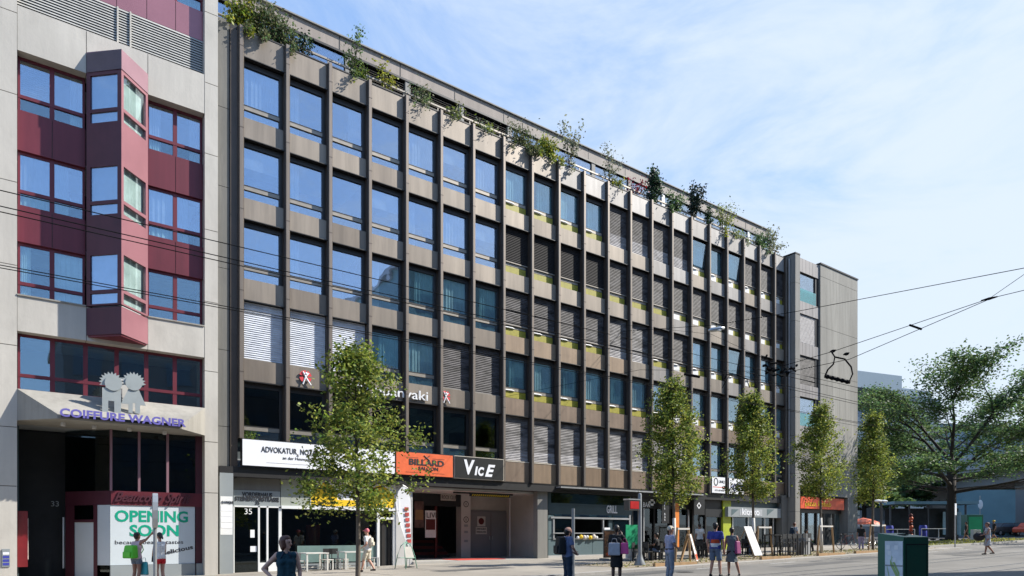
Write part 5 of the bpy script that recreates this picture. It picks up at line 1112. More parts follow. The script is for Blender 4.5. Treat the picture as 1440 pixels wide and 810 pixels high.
# jumpers and insulator bar
t=empty('section_insulator',tuple(P3(1180,530,23.5)),0,'black insulator bar with two curved jumper cables before the pale end wall','wire fitting'); O=P3(1180,530,23.5)
L_=lambda px_,py_: P3(px_,py_,23.5)-O
m=MB(); m.tube([L_(1160,529),L_(1195,538)],[.06,.05],'cable',8); 
for f in (.1,.3,.5,.7,.9): p=L_(1160,529).lerp(L_(1195,538),f); m.ball(p,.075,'cable',6)
m.build('insulator_bar',t)
m=MB(); m.tube([L_(1169,494),L_(1174,502),L_(1172,512),L_(1164,520),L_(1160,529)],.028,'cable',6); m.build('jumper_cable',t,smooth=True); m=MB(); m.tube([L_(1174,502),L_(1188,505),L_(1197,516),L_(1199,526),L_(1194,537)],.028,'cable',6); m.build('jumper_cable',t,smooth=True)
for p in ((1172,493),(1191,497)): m=MB(); m.hexa([L_(p[0]-3,p[1]+1),L_(p[0]+2,p[1]+2),L_(p[0]+2,p[1]+2)+Vector((.05,.1,0)),L_(p[0]-3,p[1]+1)+Vector((.05,.1,0))],[L_(p[0]-1,p[1]-1.5),L_(p[0]+4,p[1]-1.5),L_(p[0]+4,p[1]-1.5)+Vector((.05,.1,0)),L_(p[0]-1,p[1]-1.5)+Vector((.05,.1,0))],'cable'); m.build('clamp',t)
t=empty('insulator_cluster',tuple(P3(1092,520,24.5)),0,'dense cluster of black wire insulators in front of the last fins','wire fitting'); O=P3(1092,520,24.5); rg=random.Random(5)
m=MB()
for i in range(26): p=P3(1092+rg.gauss(0,13),519+rg.gauss(0,4.5),24.5)-O; q_=p+Vector((rg.uniform(-.22,.22),rg.uniform(-.2,.2),rg.uniform(-.08,.08))); m.tube([p,q_],rg.uniform(.02,.05),'cable',6)
m.build('insulators',t); m=MB()
for i in range(4): p=P3(1050+i*14,524+(i%2)*3,24.5)-O; m.tube([p,p+Vector((.5,0,.02))],.014,'cable',5)
m.build('connector',t)
# second jumper set
t=empty('section_insulator',tuple(P3(980,528,24.5)),0,'black insulator bar with curved jumper cables in front of the fins above the second tree','wire fitting'); O=P3(980,528,24.5); L_=lambda px_,py_: P3(px_,py_,24.5)-O
m=MB(); m.tube([L_(962,526),L_(984,530)],.05,'cable',8); m.build('insulator_bar',t); m=MB(); m.tube([L_(1031,527),L_(1022,526),L_(1019,533)],.018,'cable',6); m.tube([L_(1036,527),L_(1050,533),L_(1054,545)],.018,'cable',6); m.tube([L_(1015,546),L_(1025,529),L_(1036,527)],.011,'cable',6); m.build('jumper_cable',t,smooth=True)
# hanging lamp
O=P3(1007,463,32); t=empty('hanging_lamp',tuple(O),0,'grey street lamp hanging from a span wire before the fins','street lamp')
m=MB(); dd=Vector((.8,-.6,.15)).normalized(); m.tube([-dd*.38,-dd*.2,dd*.2,dd*.4],[.04,.10,.11,.05],'galv',10); m.build('housing',t,smooth=True); m=MB(); m.tube([Vector((0,0,.1)),Vector((0,0,.3))],.02,'cable',6); m.build('hanger',t)
m=MB(); m.ball((.1,-.1,-.07),.09,'board_white',8,(1.6,1,.4)); m.build('lens',t)
# ================================================================ background right
mat('bg_hazy_blue',(.13,.18,.23),.7,0,.08,.2); mat('bg_hazy_pale',(.20,.27,.32),.6,0,.06,.2); mat('bg_window',(.10,.15,.2),.3); mat('viaduct_conc',(.42,.41,.40),.85,0,.12,.5,spots=.3); mat('mural_teal',(.16,.27,.30),.7,0,.15,.3); mat('glass_sheet',(.25,.40,.42),.2)  # haze and shade put into the blue of the distant blocks
def gp(px_,zc): a,b=ray(px_); return a*zc,CY+b*zc
x,y=gp(1247,125); t=empty('distant_office_block',(x,y,gz(x)),R(-14),'blue-grey distant block with pale roof storey, just right of the pale end wall','office building')
m=MB(); m.box(-30,0,0,22,0,24.5,'bg_hazy_blue'); m.box(0,14,0,22,0,24,'bg_hazy_blue'); m.build('wall',t); m=MB(); m.box(-30,2,-1.5,22,25.5,28.4,'bg_hazy_pale'); m.box(2.01,16,3,22,25.5,27.6,'bg_hazy_pale'); m.box(-30,15,.5,22,24.51,25.49,'bg_window'); m.build('roof_storey',t)
for j in range(5): m=MB(); m.box(-28,12,-.06,-.01,3+j*4.2,5.3+j*4.2,'bg_window'); m.build('window_band',t)
x,y=gp(1385,150); t=empty('distant_office_block',(x,y,gz(x)),R(-30),'pale blue-grey distant block behind the crown of the large tree','office building')
m=MB(); m.box(-22,30,0,20,0,23,'bg_hazy_blue'); m.build('wall',t)
for j in range(5): m=MB(); m.box(-21,29,-.06,-.01,3+j*4,5.3+j*4,'bg_hazy_pale'); m.build('window_band',t)
# viaduct
Pa=Vector(gp(1150,120)); Pb=Vector(gp(1600,66)); d=(Pb-Pa).normalized(); nn=Vector((-d.y,d.x)); L=(Pb-Pa).length
t=empty('viaduct',(Pa.x,Pa.y,gz(Pa.x)),math.atan2(d.y,d.x),'concrete road viaduct crossing behind the large tree at the right','bridge')
def vz(zw): return zw-gz(Pa.x)
m=MB(); m.hexa([(0,0,vz(9.6)),(L,0,vz(9.6)),(L,14,vz(9.6)),(0,14,vz(9.6))],[(0,-.0,vz(10.6)),(L,0,vz(10.6)),(L,14,vz(10.6)),(0,14,vz(10.6))],'viaduct_conc'); m.box(0,L,2.5,11,vz(8.0),vz(9.59),'viaduct_conc'); m.build('deck',t)
m=MB(); m.box(0,L,-.25,-.002,vz(9.9),vz(11.5),'viaduct_conc'); m.build('parapet',t)
for f in (.12,.40,.68,.83): m=MB(); m.box(L*f-.7,L*f+.7,4,9.5,-1.5,vz(7.99),'viaduct_conc'); m.build('pillar',t)
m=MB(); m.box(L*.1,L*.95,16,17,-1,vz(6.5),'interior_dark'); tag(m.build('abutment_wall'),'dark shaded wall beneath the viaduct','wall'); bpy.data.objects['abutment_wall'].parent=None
ab=bpy.data.objects['abutment_wall']; ab.location=t.location; ab.rotation_euler=t.rotation_euler
x,y=gp(1352,84); x2,y2=gp(1428,80); m=MB(); m.hexa([(x,y,gz(x)-.2),(x2,y2,gz(x2)-.2),(x2+.6,y2+1,gz(x2)-.2),(x+.6,y+1,gz(x)-.2)],[(x,y,7.2),(x2,y2,7.0),(x2+.6,y2+1,7.0),(x+.6,y+1,7.2)],'mural_teal'); tag(m.build('mural_wall'),'teal painted wall under the viaduct right of the large tree trunk','wall')
x,y=gp(1378,78); t=empty('round_sign',(x,y,gz(x)),-.7,'small white oval sign on a pole before the teal painted wall','sign'); m=MB(); m.tube([(0,0,0),(0,0,4.6)],.05,'galv',6); m.build('pole',t); m=MB(); m.ball((0,-.1,3.6),.28,'board_white',8,(1,.2,1.9)); m.build('sign_plate',t); 
# shelter
x,y=gp(1305,74); t=empty('tram_shelter',(x,y,gz(x)),R(-38),'tram stop shelter with teal roof edge left of the large tree trunk','shelter')
m=MB(); m.box(-4.4,4.4,-1.6,1.6,3.55,3.85,'mural_teal'); m.build('roof',t)
for i,xx in enumerate((-4,-2,0,2,4)): m=MB(); m.box(xx-.07,xx+.07,-.07,.07,0,3.54,'pole_dark'); m.build('post',t)
m=MB(); m.box(-4,4,1.2,1.25,.0,3.2,'shop_interior'); m.build('rear_wall',t); m=MB(); m.box(2,4,.7,.74,.3,2.8,'glass_sheet'); m.build('glass_wall',t)
def simple(px_,zc,label,name,cat,fn,rz=-.7,group=None):
    x,y=gp(px_,zc); t=empty(name,(x,y,gz(x)),rz,label,cat,group); fn(t); return t
def totem(t):
    m=MB(); 
    for i in range(9): m.ball((0.03*math.sin(i*2),0,.15+i*.27),.17,['sign_red','sign_orange','dark_red'][i%3],8)
    m.tube([(0,0,0),(0,0,2.5)],.06,'dark_red',6); m.build('stacked_balls',t)
simple(1281,64,'tall red and orange stacked totem sculpture by the shelter','totem','sculpture',totem)
def bin_(mt):
    def f(t): m=MB(); m.lathe([(.32,0),(.36,.1),(.36,1.2),(.3,1.35)],(0,0,0),mt,12); m.build('container',t,smooth='auto'); m=MB(); m.box(-.2,.2,-.38,-.355,.8,1.0,'blk'); m.build('slot',t)
    return f
simple(1298,70,'blue waste bin beside the shelter post','waste_bin','bin',bin_('blue_ink')); simple(1251,72,'blue bin at the left end of the shelter','waste_bin','bin',bin_('blue_ink'))
def grn(t): m=MB(); m.box(-.75,.75,-.5,.5,.3,2.3,'cab_green'); m.build('casing',t,bevel=.02); m=MB(); m.box(-.6,.6,-.52,-.501,.5,2.1,'board_green'); m.build('door',t)
simple(1367,66,'far green cabinet right of the large tree trunk','utility_cabinet','cabinet',grn)
def hyd(t): m=MB(); m.box(-.3,.3,-.25,.25,0,.95,'whitewash'); m.build('casing',t,bevel=.03)
simple(1372,60,'small white box standing below the far green cabinet','utility_box','cabinet',hyd)
def barrier(t):
    for xx in(-1.6,0,1.6): m=MB(); m.tube([(xx,0,0),(xx,0,1.0)],.04,'galv',6); m.build('post',t)
    m=MB(); m.tube([(-1.6,0,1.0),(1.6,0,1.0)],.035,'galv',6); m.build('rail',t)
for p,l in ((1262,'grey pedestrian barrier left of the red totem'),(1320,'grey pedestrian barrier right of the blue bin')): simple(p,66,l,'pedestrian_barrier','barrier',barrier,group='grey pedestrian barriers before the shelter')
def parasol(t):
    m=MB(); m.lathe([(1.7,1.5),(1.4,1.75),(.7,2.05),(.05,2.2)],(0,0,0),'sign_orange',14); m.build('canopy',t); m=MB(); m.lathe([(1.75,1.3),(1.72,1.49)],(0,0,0),'board_white',14); m.build('valance',t); m=MB(); m.tube([(0,0,0),(0,0,2.2)],.03,'galv',6); m.build('pole',t)
simple(1214,70,'low orange and white market umbrella just right of the end pier','market_umbrella','umbrella',parasol)
def fencef(t):
    m=MB(); m.box(-7,7,-.05,.05,.1,1.9,'grey_panel'); m.build('panel',t)
    for i in range(8): m=MB(); m.box(-7+i*2-.04,-7+i*2+.04,-.08,-.051,0,2.1,'galv'); m.build('post',t)
simple(1235,80,'grey site fence behind the orange umbrella','site_fence','fence',fencef,rz=-.75)
def car(t,body='pole_dark'):
    m=MB(); pr=[(-2.1,.35),(-2.15,.75),(-1.9,.95),(-1.3,1.0),(-.8,1.42),(.7,1.46),(1.4,1.0),(2.0,.9),(2.15,.6),(2.1,.35)]; n=len(pr)
    m.add([(x,-.85,z) for x,z in pr]+[(x,.85,z) for x,z in pr],[tuple(range(n)),tuple(range(n,2*n))[::-1]]+[(i,(i+1)%n,n+(i+1)%n,n+i) for i in range(n)],body); m.build('body',t,bevel=.06)
    m=MB(); w=[(-1.2,1.0),(-.78,1.36),(.65,1.4),(1.25,1.0)]; m.add([(x,-.861,z) for x,z in w],[(0,1,2,3)],'bg_window'); m.add([(x,.861,z) for x,z in w],[(0,1,2,3)],'bg_window'); m.build('side_window',t)
    for xx in(-1.35,1.35):
        for yy in(-.8,.8):
            m=MB(); n=16; m.tube([(xx,yy-.1,.33),(xx,yy+.1,.33)],.33,'rubber',n); wl=m.build('wheel',t); m=MB(); m.tube([(xx,yy-.11,.33),(xx,yy+.11,.33)],.18,'silver',10); m.build('rim',wl)
    for yy in(-.6,.6): m=MB(); m.box(2.05,2.17,yy-.15,yy+.15,.62,.75,'board_white'); m.build('headlight',t)
simple(1408,78,'dark parked car in front of the teal painted wall, left of two','parked_car','car',car,-.3,'cars parked beyond the island'); simple(1424,80,'dark parked car in front of the teal painted wall, right of two','parked_car','car',car,-.3,'cars parked beyond the island')
simple(1453,76,'red and orange vehicle cut by the right edge of the picture','parked_car','car',lambda t:car(t,'sign_red'),-.3)
for i,(p,zc,l) in enumerate(((1312,62,'dark stone bollard nearest the green cabinet, left of the large trunk'),(1325,60,'dark flat stone on the island grass left of the large trunk'),(1266,58,'dark stone behind the top of the green cabinet'))):
    simple(p,zc,l,'rock','rock',lambda t:MB().ball((0,0,.10),.2,'blk',8,(1.3,1,.5)).build('stone',t))
# opposite side of the street (seen in the window reflections; casts the foreground shade)
mat('opp_wall',(.16,.17,.18),.8,0,.1,.4); mat('opp_teal',(.24,.36,.37),.4,0,.1,.4); mat('opp_roof',(.55,.56,.58),.6)
def block(x0,x1,y0,y1,h,label,wm,hipped=False):
    t=empty('opposite_block',((x0+x1)/2,y1,0),0,label,'building'); cx,cy=(x0+x1)/2,y1
    m=MB(); m.box(x0-cx,x1-cx,y0-cy,0,-1,h,wm); m.build('wall',t); m=MB(); m.box(x0-cx-.3,x1-cx+.3,y0-cy,.4,h+.001,h+.5,'opp_roof'); m.build('roof',t)
    n=int((x1-x0)/3); z=3.5
    while z<h-2:
        m=MB()
        for i in range(n): a=x0-cx+(i+.2)*(x1-x0)/n; m.box(a,a+(x1-x0)/n*.6,.002,.05,z,z+1.8,'bg_window')
        m.build('window_row',t); z+=3.2
block(3,30,-45,-29.2,17,'pale office block across the street, lower one','opp_wall'); block(30.1,45,-45,-28.4,27,'tall teal office block across the street','opp_teal'); block(50,68,-50,-34,25,'second teal block further along the opposite side','opp_teal'); block(-40,-6,-48,-33,18,'pale block across the street behind the camera','opp_wall')
# ================================================================ people
FWD=Vector((CS,SN,0)); RGT=Vector((SN,-CS,0))
def capsule(m,p1,r1,p2,r2,mt,n=12,flat=False):
    p1,p2=Vector(p1),Vector(p2); d=(p2-p1); L=d.length; d=d/L if L>1e-6 else Vector((0,0,1)); pts=[];rad=[]
    if not flat:
        for a in (80,55,30): pts.append(p1-d*r1*math.sin(R(a))); rad.append(r1*math.cos(R(a)))
    pts+=[p1,p2]; rad+=[r1,r2]
    if not flat:
        for a in (30,55,80): pts.append(p2+d*r2*math.sin(R(a))); rad.append(r2*math.cos(R(a)))
    m.tube(pts,rad,mt,n)
def remeshed(m,name,parent,vox,mt,smooth=4):
    o=m.build(name+'_tmp'); md=o.modifiers.new('r','REMESH'); md.mode='VOXEL'; md.voxel_size=vox; md.use_smooth_shade=True
    if mt.startswith('cl_'):
        if 'folds' not in bpy.data.textures: tx=bpy.data.textures.new('folds','CLOUDS'); tx.noise_scale=.11; tx.noise_depth=2
        dm=o.modifiers.new('d','DISPLACE'); dm.texture=bpy.data.textures['folds']; dm.strength=.035; dm.mid_level=.5
    s=o.modifiers.new('s','SMOOTH'); s.factor=.5; s.iterations=smooth
    bpy.context.view_layer.update(); me=bpy.data.meshes.new_from_object(o.evaluated_get(bpy.context.evaluated_depsgraph_get()))
    bpy.data.objects.remove(o); me.name=name; me.materials.clear(); me.materials.append(MATS[mt]); me.polygons.foreach_set('use_smooth',[True]*len(me.polygons)); me.polygons.foreach_set('material_index',[0]*len(me.polygons))
    return meshobj(name,me,parent)
mat('skin',(.50,.27,.19),.55,0,.06,6); mat('skin_pale',(.60,.36,.27),.55,0,.06,6); mat('skin_tan',(.36,.18,.12),.55,0,.06,6); mat('skin_dark',(.10,.05,.035),.5,0,.06,6)
mat('hair_black',(.015,.012,.01),.5); mat('hair_brown',(.10,.035,.02),.5,0,.3,20); mat('eye_dark',(.02,.015,.015),.3); mat('lips',(.35,.09,.08),.5)
def cloth(name,c): mat(name,c,.85,0,.14,9,bump=.3); return name
BASE=dict(hipL=(-.09,0,.92),hipR=(.09,0,.92),kneeL=(-.10,.02,.50),kneeR=(.10,.02,.50),ankL=(-.10,-.03,.09),ankR=(.10,-.03,.09),
 shL=(-.185,0,1.42),shR=(.185,0,1.42),elL=(-.24,-.03,1.14),elR=(.24,-.03,1.14),wrL=(-.25,.06,.90),wrR=(.25,.06,.90),lean=0)
def person(label,loc,H,phi,pose=None,skin='skin',top=('tee','cl_white'),bottom=('trousers','cl_navy'),hair='hair_black',hstyle='short',shoes='blk',head_turn=0,head_tilt=0,group=None,vox=.012,female=False,cap=None,seatz=None):
    X,Y,Z=loc; d=FWD*math.cos(R(phi))+RGT*math.sin(R(phi)); yaw=math.atan2(-d.x,d.y)
    t=empty('person',(X,Y,Z),yaw,label,'person',group); k=H/1.75; t.scale=(k,k,k)
    J=dict(BASE); J.update(pose or {}); V=lambda n_:Vector(J[n_])
    hw=.88 if female else 1
    for n_ in('shL','shR'): J[n_]=(J[n_][0]*hw,J[n_][1],J[n_][2])
    pel=(V('hipL')+V('hipR'))/2; chest=(V('shL')+V('shR'))/2-Vector((0,0,.10)); neck=chest+Vector((0,.01,.16))
    hd=neck+Vector((0,.025,.155))
    up=Matrix.Rotation(R(head_turn),3,'Z')@Matrix.Rotation(R(head_tilt),3,'X')
    hp=lambda v: hd+up@Vector(v)
    m=MB(); c=lambda *a: capsule(m,*a,skin)
    waist=pel.lerp(chest,.45); sx=.075*hw
    c(V('shL')+Vector((.02,0,-.02)),.062,V('shR')+Vector((-.02,0,-.02)),.062)
    for s in(-1,1):
        c(chest+Vector((s*sx,0,0)),.098,waist+Vector((s*.048,0,0)),.088); c(waist+Vector((s*.048,0,0)),.088,pel+Vector((s*.075,-.01,.02)),.105)
        if female: c(chest+Vector((s*.07,.07,-.03)),.05,chest+Vector((s*.07,.03,-.06)),.06)
    c(chest+Vector((0,0,.03)),.07,neck,.052); c(neck,.052,hd+Vector((0,-.01,-.05)),.05)
    # head: skull, jaw, nose, ears
    c(hp((0,-.025,.035)),.083,hp((0,.015,.03)),.078); c(hp((0,.02,-.0)),.068,hp((0,.045,-.075)),.038); c(hp((0,.085,.0)),.010,hp((0,.105,-.022)),.013)
    for s in(-1,1): c(hp((s*.08,-.0,.012)),.012,hp((s*.083,-.005,-.018)),.009)
    for s in 'LR':
        e=-1 if s=='L' else 1
        c(V('sh'+s),.055,V('el'+s),.040); c(V('el'+s),.040,V('wr'+s),.027)
        # hand: palm, five fingers
        a=(V('wr'+s)-V('el'+s)).normalized(); side=a.cross(Vector((0,1,0))); side=side.normalized() if side.length>.2 else Vector((1,0,0)); nrm=side.cross(a).normalized()
        if nrm.y<0: nrm=-nrm
        w=V('wr'+s); p=w+a*.085; c(w,.026,p-side*.018,.020); c(w,.026,p+side*.018,.020)
        for i,(o_,l) in enumerate(((-.030,.060),(-.010,.075),(.011,.070),(.031,.054))):
            q0=p+side*o_; q1=q0+a*l*.5+nrm*.006; q2=q1+a*l*.42+nrm*.022; c(q0,.010,q1,.0092); c(q1,.0092,q2,.008)
        q0=w+a*.03+nrm*.015-side*.02*e; q1=q0+a*.035+nrm*.03-side*.018*e; c(q0,.012,q1,.010); c(q1,.010,q1+a*.03+nrm*.006,.008)
        c(V('hip'+s),.085,V('knee'+s),.056); c(V('knee'+s),.056,V('knee'+s).lerp(V('ank'+s),.35)+Vector((0,-.012,0)),.055); c(V('knee'+s).lerp(V('ank'+s),.35)+Vector((0,-.012,0)),.055,V('ank'+s),.036)
        f=V('ank'+s); c(f+Vector((0,-.03,-.05)),.036,f+Vector((e*.01,.14,-.062)),.026)
    remeshed(m,'body',t,vox*.85,skin,2)
    # eyes, mouth
    for s in(-1,1): m=MB(); m.ball(hp((s*.032,.083,.018)),.011,'eye_dark',6); m.build('eye',t,smooth=True)
    m=MB(); capsule(m,hp((-.02,.087,-.045)),.006,hp((.02,.087,-.045)),.006,'lips',8); m.build('mouth',t,smooth=True)
    # hair
    if hair:
        m=MB(); ch=lambda p1,r1,p2,r2: capsule(m,hp(p1),r1,hp(p2),r2,hair)
        ch((0,-.035,.055),.094,(0,.005,.075),.075); ch((0,-.055,.03),.085,(0,-.05,-.03),.065)
        if hstyle=='bob': 
            for s in(-1,1): ch((s*.05,-.03,.04),.06,(s*.06,-.02,-.06),.045)
            ch((0,-.06,0),.08,(0,-.055,-.08),.06)
        if hstyle=='bun': ch((0,-.11,.06),.05,(0,-.13,.07),.045)
        if hstyle=='tail': ch((0,-.11,.04),.04,(0,-.13,-.13),.03)
        remeshed(m,'hair',t,vox*.9,hair,2)
    if cap: m=MB(); capsule(m,hp((0,-.03,.062)),.098,hp((0,.0,.078)),.08,cap); m.lathe([(.10,0),(.10,.012)],tuple(hp((0,.06,.075))),cap,14); remeshed(m,'cap',t,vox*.9,cap,2)
    # top
    kind,cm=top; m=MB(); c=lambda *a,**kk: capsule(m,*a,cm,**kk)
    g_=.016; hem=pel+Vector((0,0,-.02 if kind!='dress' else -.42))
    for s in(-1,1): c(chest+Vector((s*sx,0,.0)),.100+g_,waist+Vector((s*.048,0,0)),.094+g_); c(waist+Vector((s*.048,0,0)),.094+g_,pel+Vector((s*.07,-.01,.02)),.108+g_)
    if female:
        for s in(-1,1): c(chest+Vector((s*.07,.07,-.03)),.052+g_,chest+Vector((s*.07,.03,-.06)),.06+g_)
    if kind!='strap': c(V('shL')+Vector((.03,0,-.015)),.060+g_,V('shR')+Vector((-.03,0,-.015)),.060+g_)
    if kind in('tee','shirt'):
        for s in 'LR':
            e=V('sh'+s).lerp(V('el'+s),.72 if kind=='tee' else 1.0); c(V('sh'+s),.064+g_,e,.060 if kind=='tee' else .055,flat=False) if False else c(V('sh'+s),.068,e,.062,flat=True); c(V('sh'+s),.068,V('sh'+s)+Vector((0,0,-.01)),.068)
    if kind=='long':
        for s in 'LR': c(V('sh'+s),.068,V('el'+s),.055); c(V('el'+s),.055,V('wr'+s),.042,flat=True)
    if kind=='dress': m.lathe([(.135,0),(.15,-.1),(.19,-.30),(.22,-.50),(.03,-.50)][::-1],(pel.x,pel.y,pel.z+.08),cm,16,sx=1,sy=.8)
    remeshed(m,{'dress':'dress'}.get(kind,'shirt'),t,vox,cm,3)
    # bottom
    if bottom:
        kind,cm=bottom; m=MB(); c=lambda *a,**kk: capsule(m,*a,cm,**kk)
        for s in(-1,1): c(pel+Vector((s*.062,-.01,.06)),.112,pel+Vector((s*.07,-.01,-.02)),.118)
        if kind in('trousers','shorts'):
            for s in 'LR':
                c(V('hip'+s),.104,V('knee'+s) if kind=='trousers' else V('hip'+s).lerp(V('knee'+s),.95 if kind=='shorts' and not female else .42),.078 if kind=='trousers' else .092,flat=(kind=='shorts'))
                if kind=='trousers': c(V('knee'+s),.076,V('ank'+s)+Vector((0,0,-.03)),.062,flat=True)
        if kind=='skirt': m.lathe([(.14,.05),(.165,-.1),(.18,-.42),(.03,-.42)][::-1],tuple(pel),cm,16,sx=1.05,sy=.8)
        remeshed(m,{'skirt':'skirt','shorts':'shorts'}.get(kind,'trousers'),t,vox,cm,3)
    for s in 'LR':
        f=V('ank'+s); e=-1 if s=='L' else 1; m=MB(); capsule(m,f+Vector((0,-.035,-.045)),.044,f+Vector((e*.01,.15,-.058)),.034,shoes); remeshed(m,'shoe',t,vox,shoes,2)
    return t
def wp(t,v,H): # local point of a person -> world
    k=H/1.75; return t.matrix_basis@Vector(v)
for n_,c_ in dict(cl_navy=(.015,.035,.065),cl_teal=(.006,.045,.065),cl_white=(.72,.71,.69),cl_cream=(.55,.50,.40),cl_black=(.012,.012,.013),cl_blue=(.13,.17,.30),cl_lav=(.42,.42,.55),cl_denim=(.13,.17,.24),cl_greytr=(.30,.33,.38),cl_royal=(.05,.06,.28),cl_greydress=(.13,.15,.16),cl_pink=(.60,.42,.44),cl_red=(.65,.02,.03),cl_jean=(.16,.19,.24),cl_lilac=(.35,.32,.50),cl_palegrey=(.45,.45,.48),cl_pinkhat=(.6,.15,.18),cl_orange=(.55,.07,.02)).items(): cloth(n_,c_)
def placed(px_,zc): a,b=ray(px_); X=a*zc; Y=CY+b*zc; return (X,Y,pz(X,Y))
# woman in front, hand on hip
P1=person('woman in navy sleeveless top, hand on hip, looking right, nearest the camera',placed(403,11.7),1.63,168,dict(elR=(.42,-.10,1.16),wrR=(.24,.03,.99),elL=(-.23,-.05,1.13),wrL=(-.24,.03,.88),shL=(-.18,0,1.42)),'skin_pale',('sleeveless','cl_teal'),('trousers','cl_black'),'hair_brown','bob',head_turn=68,female=True,vox=.010)
# collar
m=MB(); m.tube([(-.09,.10,1.36),(-.05,.075,1.46),(0,-.02,1.49),(.05,.075,1.46),(.09,.10,1.36)],.016,'cl_navy',6); m.build('collar',P1,smooth=True)
m=MB(); m.tube([(-.07,.0,0),(.07,.05,0)],.09,'bag_teal',8); 
t=empty('tote_bag',tuple(wp(P1,(-.25,.06,.55),1.63)),0,'small turquoise bag hanging from the left hand of the woman in navy','bag'); m=MB(); m.hexa([(-.14,-.04,-.02),(.14,-.04,-.02),(.14,.04,-.02),(-.14,.04,-.02)],[(-.11,-.015,.24),(.11,-.015,.24),(.11,.015,.24),(-.11,.015,.24)],'bag_teal'); m.build('pouch',t,bevel=.01); m=MB(); m.tube([(-.07,0,.24),(-.03,0,.34),(.03,0,.34),(.07,0,.24)],.008,'bag_teal',6); m.build('strap',t)
# old man in white walking
P2=person('old man in white shirt and pink cap walking past the pale tables',placed(517,26.5),1.66,285,dict(kneeL=(-.09,.14,.50),ankL=(-.10,.22,.10),kneeR=(.09,.0,.50),ankR=(.10,-.24,.14),elL=(-.25,-.08,1.16),wrL=(-.22,.12,1.02),elR=(.25,.05,1.16),wrR=(.22,.22,.98)),'skin',('tee','cl_white'),('shorts','cl_cream'),None,cap='cl_pinkhat',head_tilt=-18)
def backpack(P_,H,label,mt,w=.30,h=.42,dpt=.17,z0=1.02,name='backpack',cat='backpack'):
    t=empty(name,tuple(wp(P_,(0,-.115-dpt/2,z0),H)),P_.rotation_euler[2],label,cat)
    m=MB(); m.hexa([(-w/2,-dpt/2,-.0),(w/2,-dpt/2,0),(w/2,dpt/2,0),(-w/2,dpt/2,0)],[(-w/2*.8,-dpt/2*.6,h),(w/2*.8,-dpt/2*.6,h),(w/2*.8,dpt/2,h),(-w/2*.8,dpt/2,h)],mt); m.build('pack',t,bevel=.04)
    m=MB(); m.box(-w*.35,w*.35,-dpt/2-.03,-dpt/2+.01,.04,h*.5,mt); m.build('front_pocket',t,bevel=.015)
    for s in(-1,1): m=MB(); m.tube([(s*.10,dpt/2,.36),(s*.11,dpt/2+.07,.43),(s*.11,dpt/2+.20,.40),(s*.12,dpt/2+.24,.25),(s*.13,dpt/2+.1,.08)],.014,mt,6); m.build('strap',t)
    return t
backpack(P2,1.66,'pale backpack worn by the old man in white','cl_cream',.24,.34,.13,1.06)
P3_=person('bald man in blue shirt and dark jeans looking up, behind the plain grey post',placed(798,19),1.74,68,dict(elR=(.26,.04,1.17),wrR=(.12,.20,1.05),elL=(-.25,.06,1.16),wrL=(-.05,.22,1.03)),'skin',('tee','cl_blue'),('trousers','cl_navy'),'hair_black',head_tilt=28); 
h_=[c for c in P3_.children if c.name.startswith('hair')][0]; h_.scale=(.93,.93,.93); h_.location=(0,.0,.075)
backpack(P3_,1.74,'large black backpack on the bald man looking up','blk',.34,.50,.24,.98)
P4=person('person in black top and skirt in front of the food menu board',placed(867,20.6),1.76,15,dict(elR=(.30,.10,1.24),wrR=(.14,.20,1.48),elL=(-.26,.02,1.14),wrL=(-.08,.20,1.05)),'skin_dark',('tee','cl_black'),('skirt','cl_black'),'hair_black','short',female=True)
def flatbag(P_,H,v,label,mt,w=.3,h=.3,name='shopping_bag',d=.05,rz=0,cat='bag'):
    t=empty(name,tuple(wp(P_,v,H)),P_.rotation_euler[2]+rz,label,cat); m=MB(); m.hexa([(-w/2,-d,0),(w/2,-d,0),(w/2,d,0),(-w/2,d,0)],[(-w/2*.92,-d*.5,h),(w/2*.92,-d*.5,h),(w/2*.92,d*.5,h),(-w/2*.92,d*.5,h)],mt); m.build('pouch',t,bevel=.03); m=MB(); m.tube([(-w*.25,0,h),(-w*.15,0,h+.12),(w*.15,0,h+.12),(w*.25,0,h)],.008,mt,6); m.build('handle',t); return t
flatbag(P4,1.76,(-.05,-.16,.86),'pale blue and white carrier bag at the back of the person in black','cl_palegrey',.36,.38,'carrier_bag'); flatbag(P4,1.76,(.25,-.10,.90),'bright pink bag beside the person in black','bag_pink',.24,.34,'pink_bag')
P5=person('man in lavender shirt and pale grey trousers with a beige cap',placed(942,21.8),1.70,72,dict(elR=(.26,.02,1.15),wrR=(.10,.22,1.06),elL=(-.26,.0,1.14),wrL=(-.22,.10,.90)),'skin_tan',('tee','cl_lav'),('trousers','cl_greytr'),None,cap='cl_cream')
flatbag(P5,1.70,(-.27,.08,.42),'dark grey shoulder bag low at the side of the man in the lavender shirt','cl_denim',.22,.42,'shoulder_bag')
m=MB(); m.lathe([(.126,0),(.126,.04)],(0,-.01,1.0),'blk',16,sx=1.45,sy=1.05); m.build('belt',P5)
P6=person('man in blue, orange and white T-shirt and denim shorts',placed(1006,23.1),1.80,32,dict(elR=(.26,.0,1.15),elL=(-.26,-.02,1.15),ankL=(-.15,-.03,.09),ankR=(.16,.0,.09),kneeR=(.13,.02,.5)),'skin',('tee','cl_royal'),('shorts','cl_denim'),'hair_black','short')
m=MB(); m.lathe([(.128,0),(.131,.13)],(0,-.01,1.09),'cl_orange',18,sx=1.24,sy=1.02); m.build('orange_band',P6); m=MB(); m.lathe([(.137,0),(.131,.12)],(0,-.01,.968),'cl_white',18,sx=1.26,sy=1.04); m.build('white_band',P6)
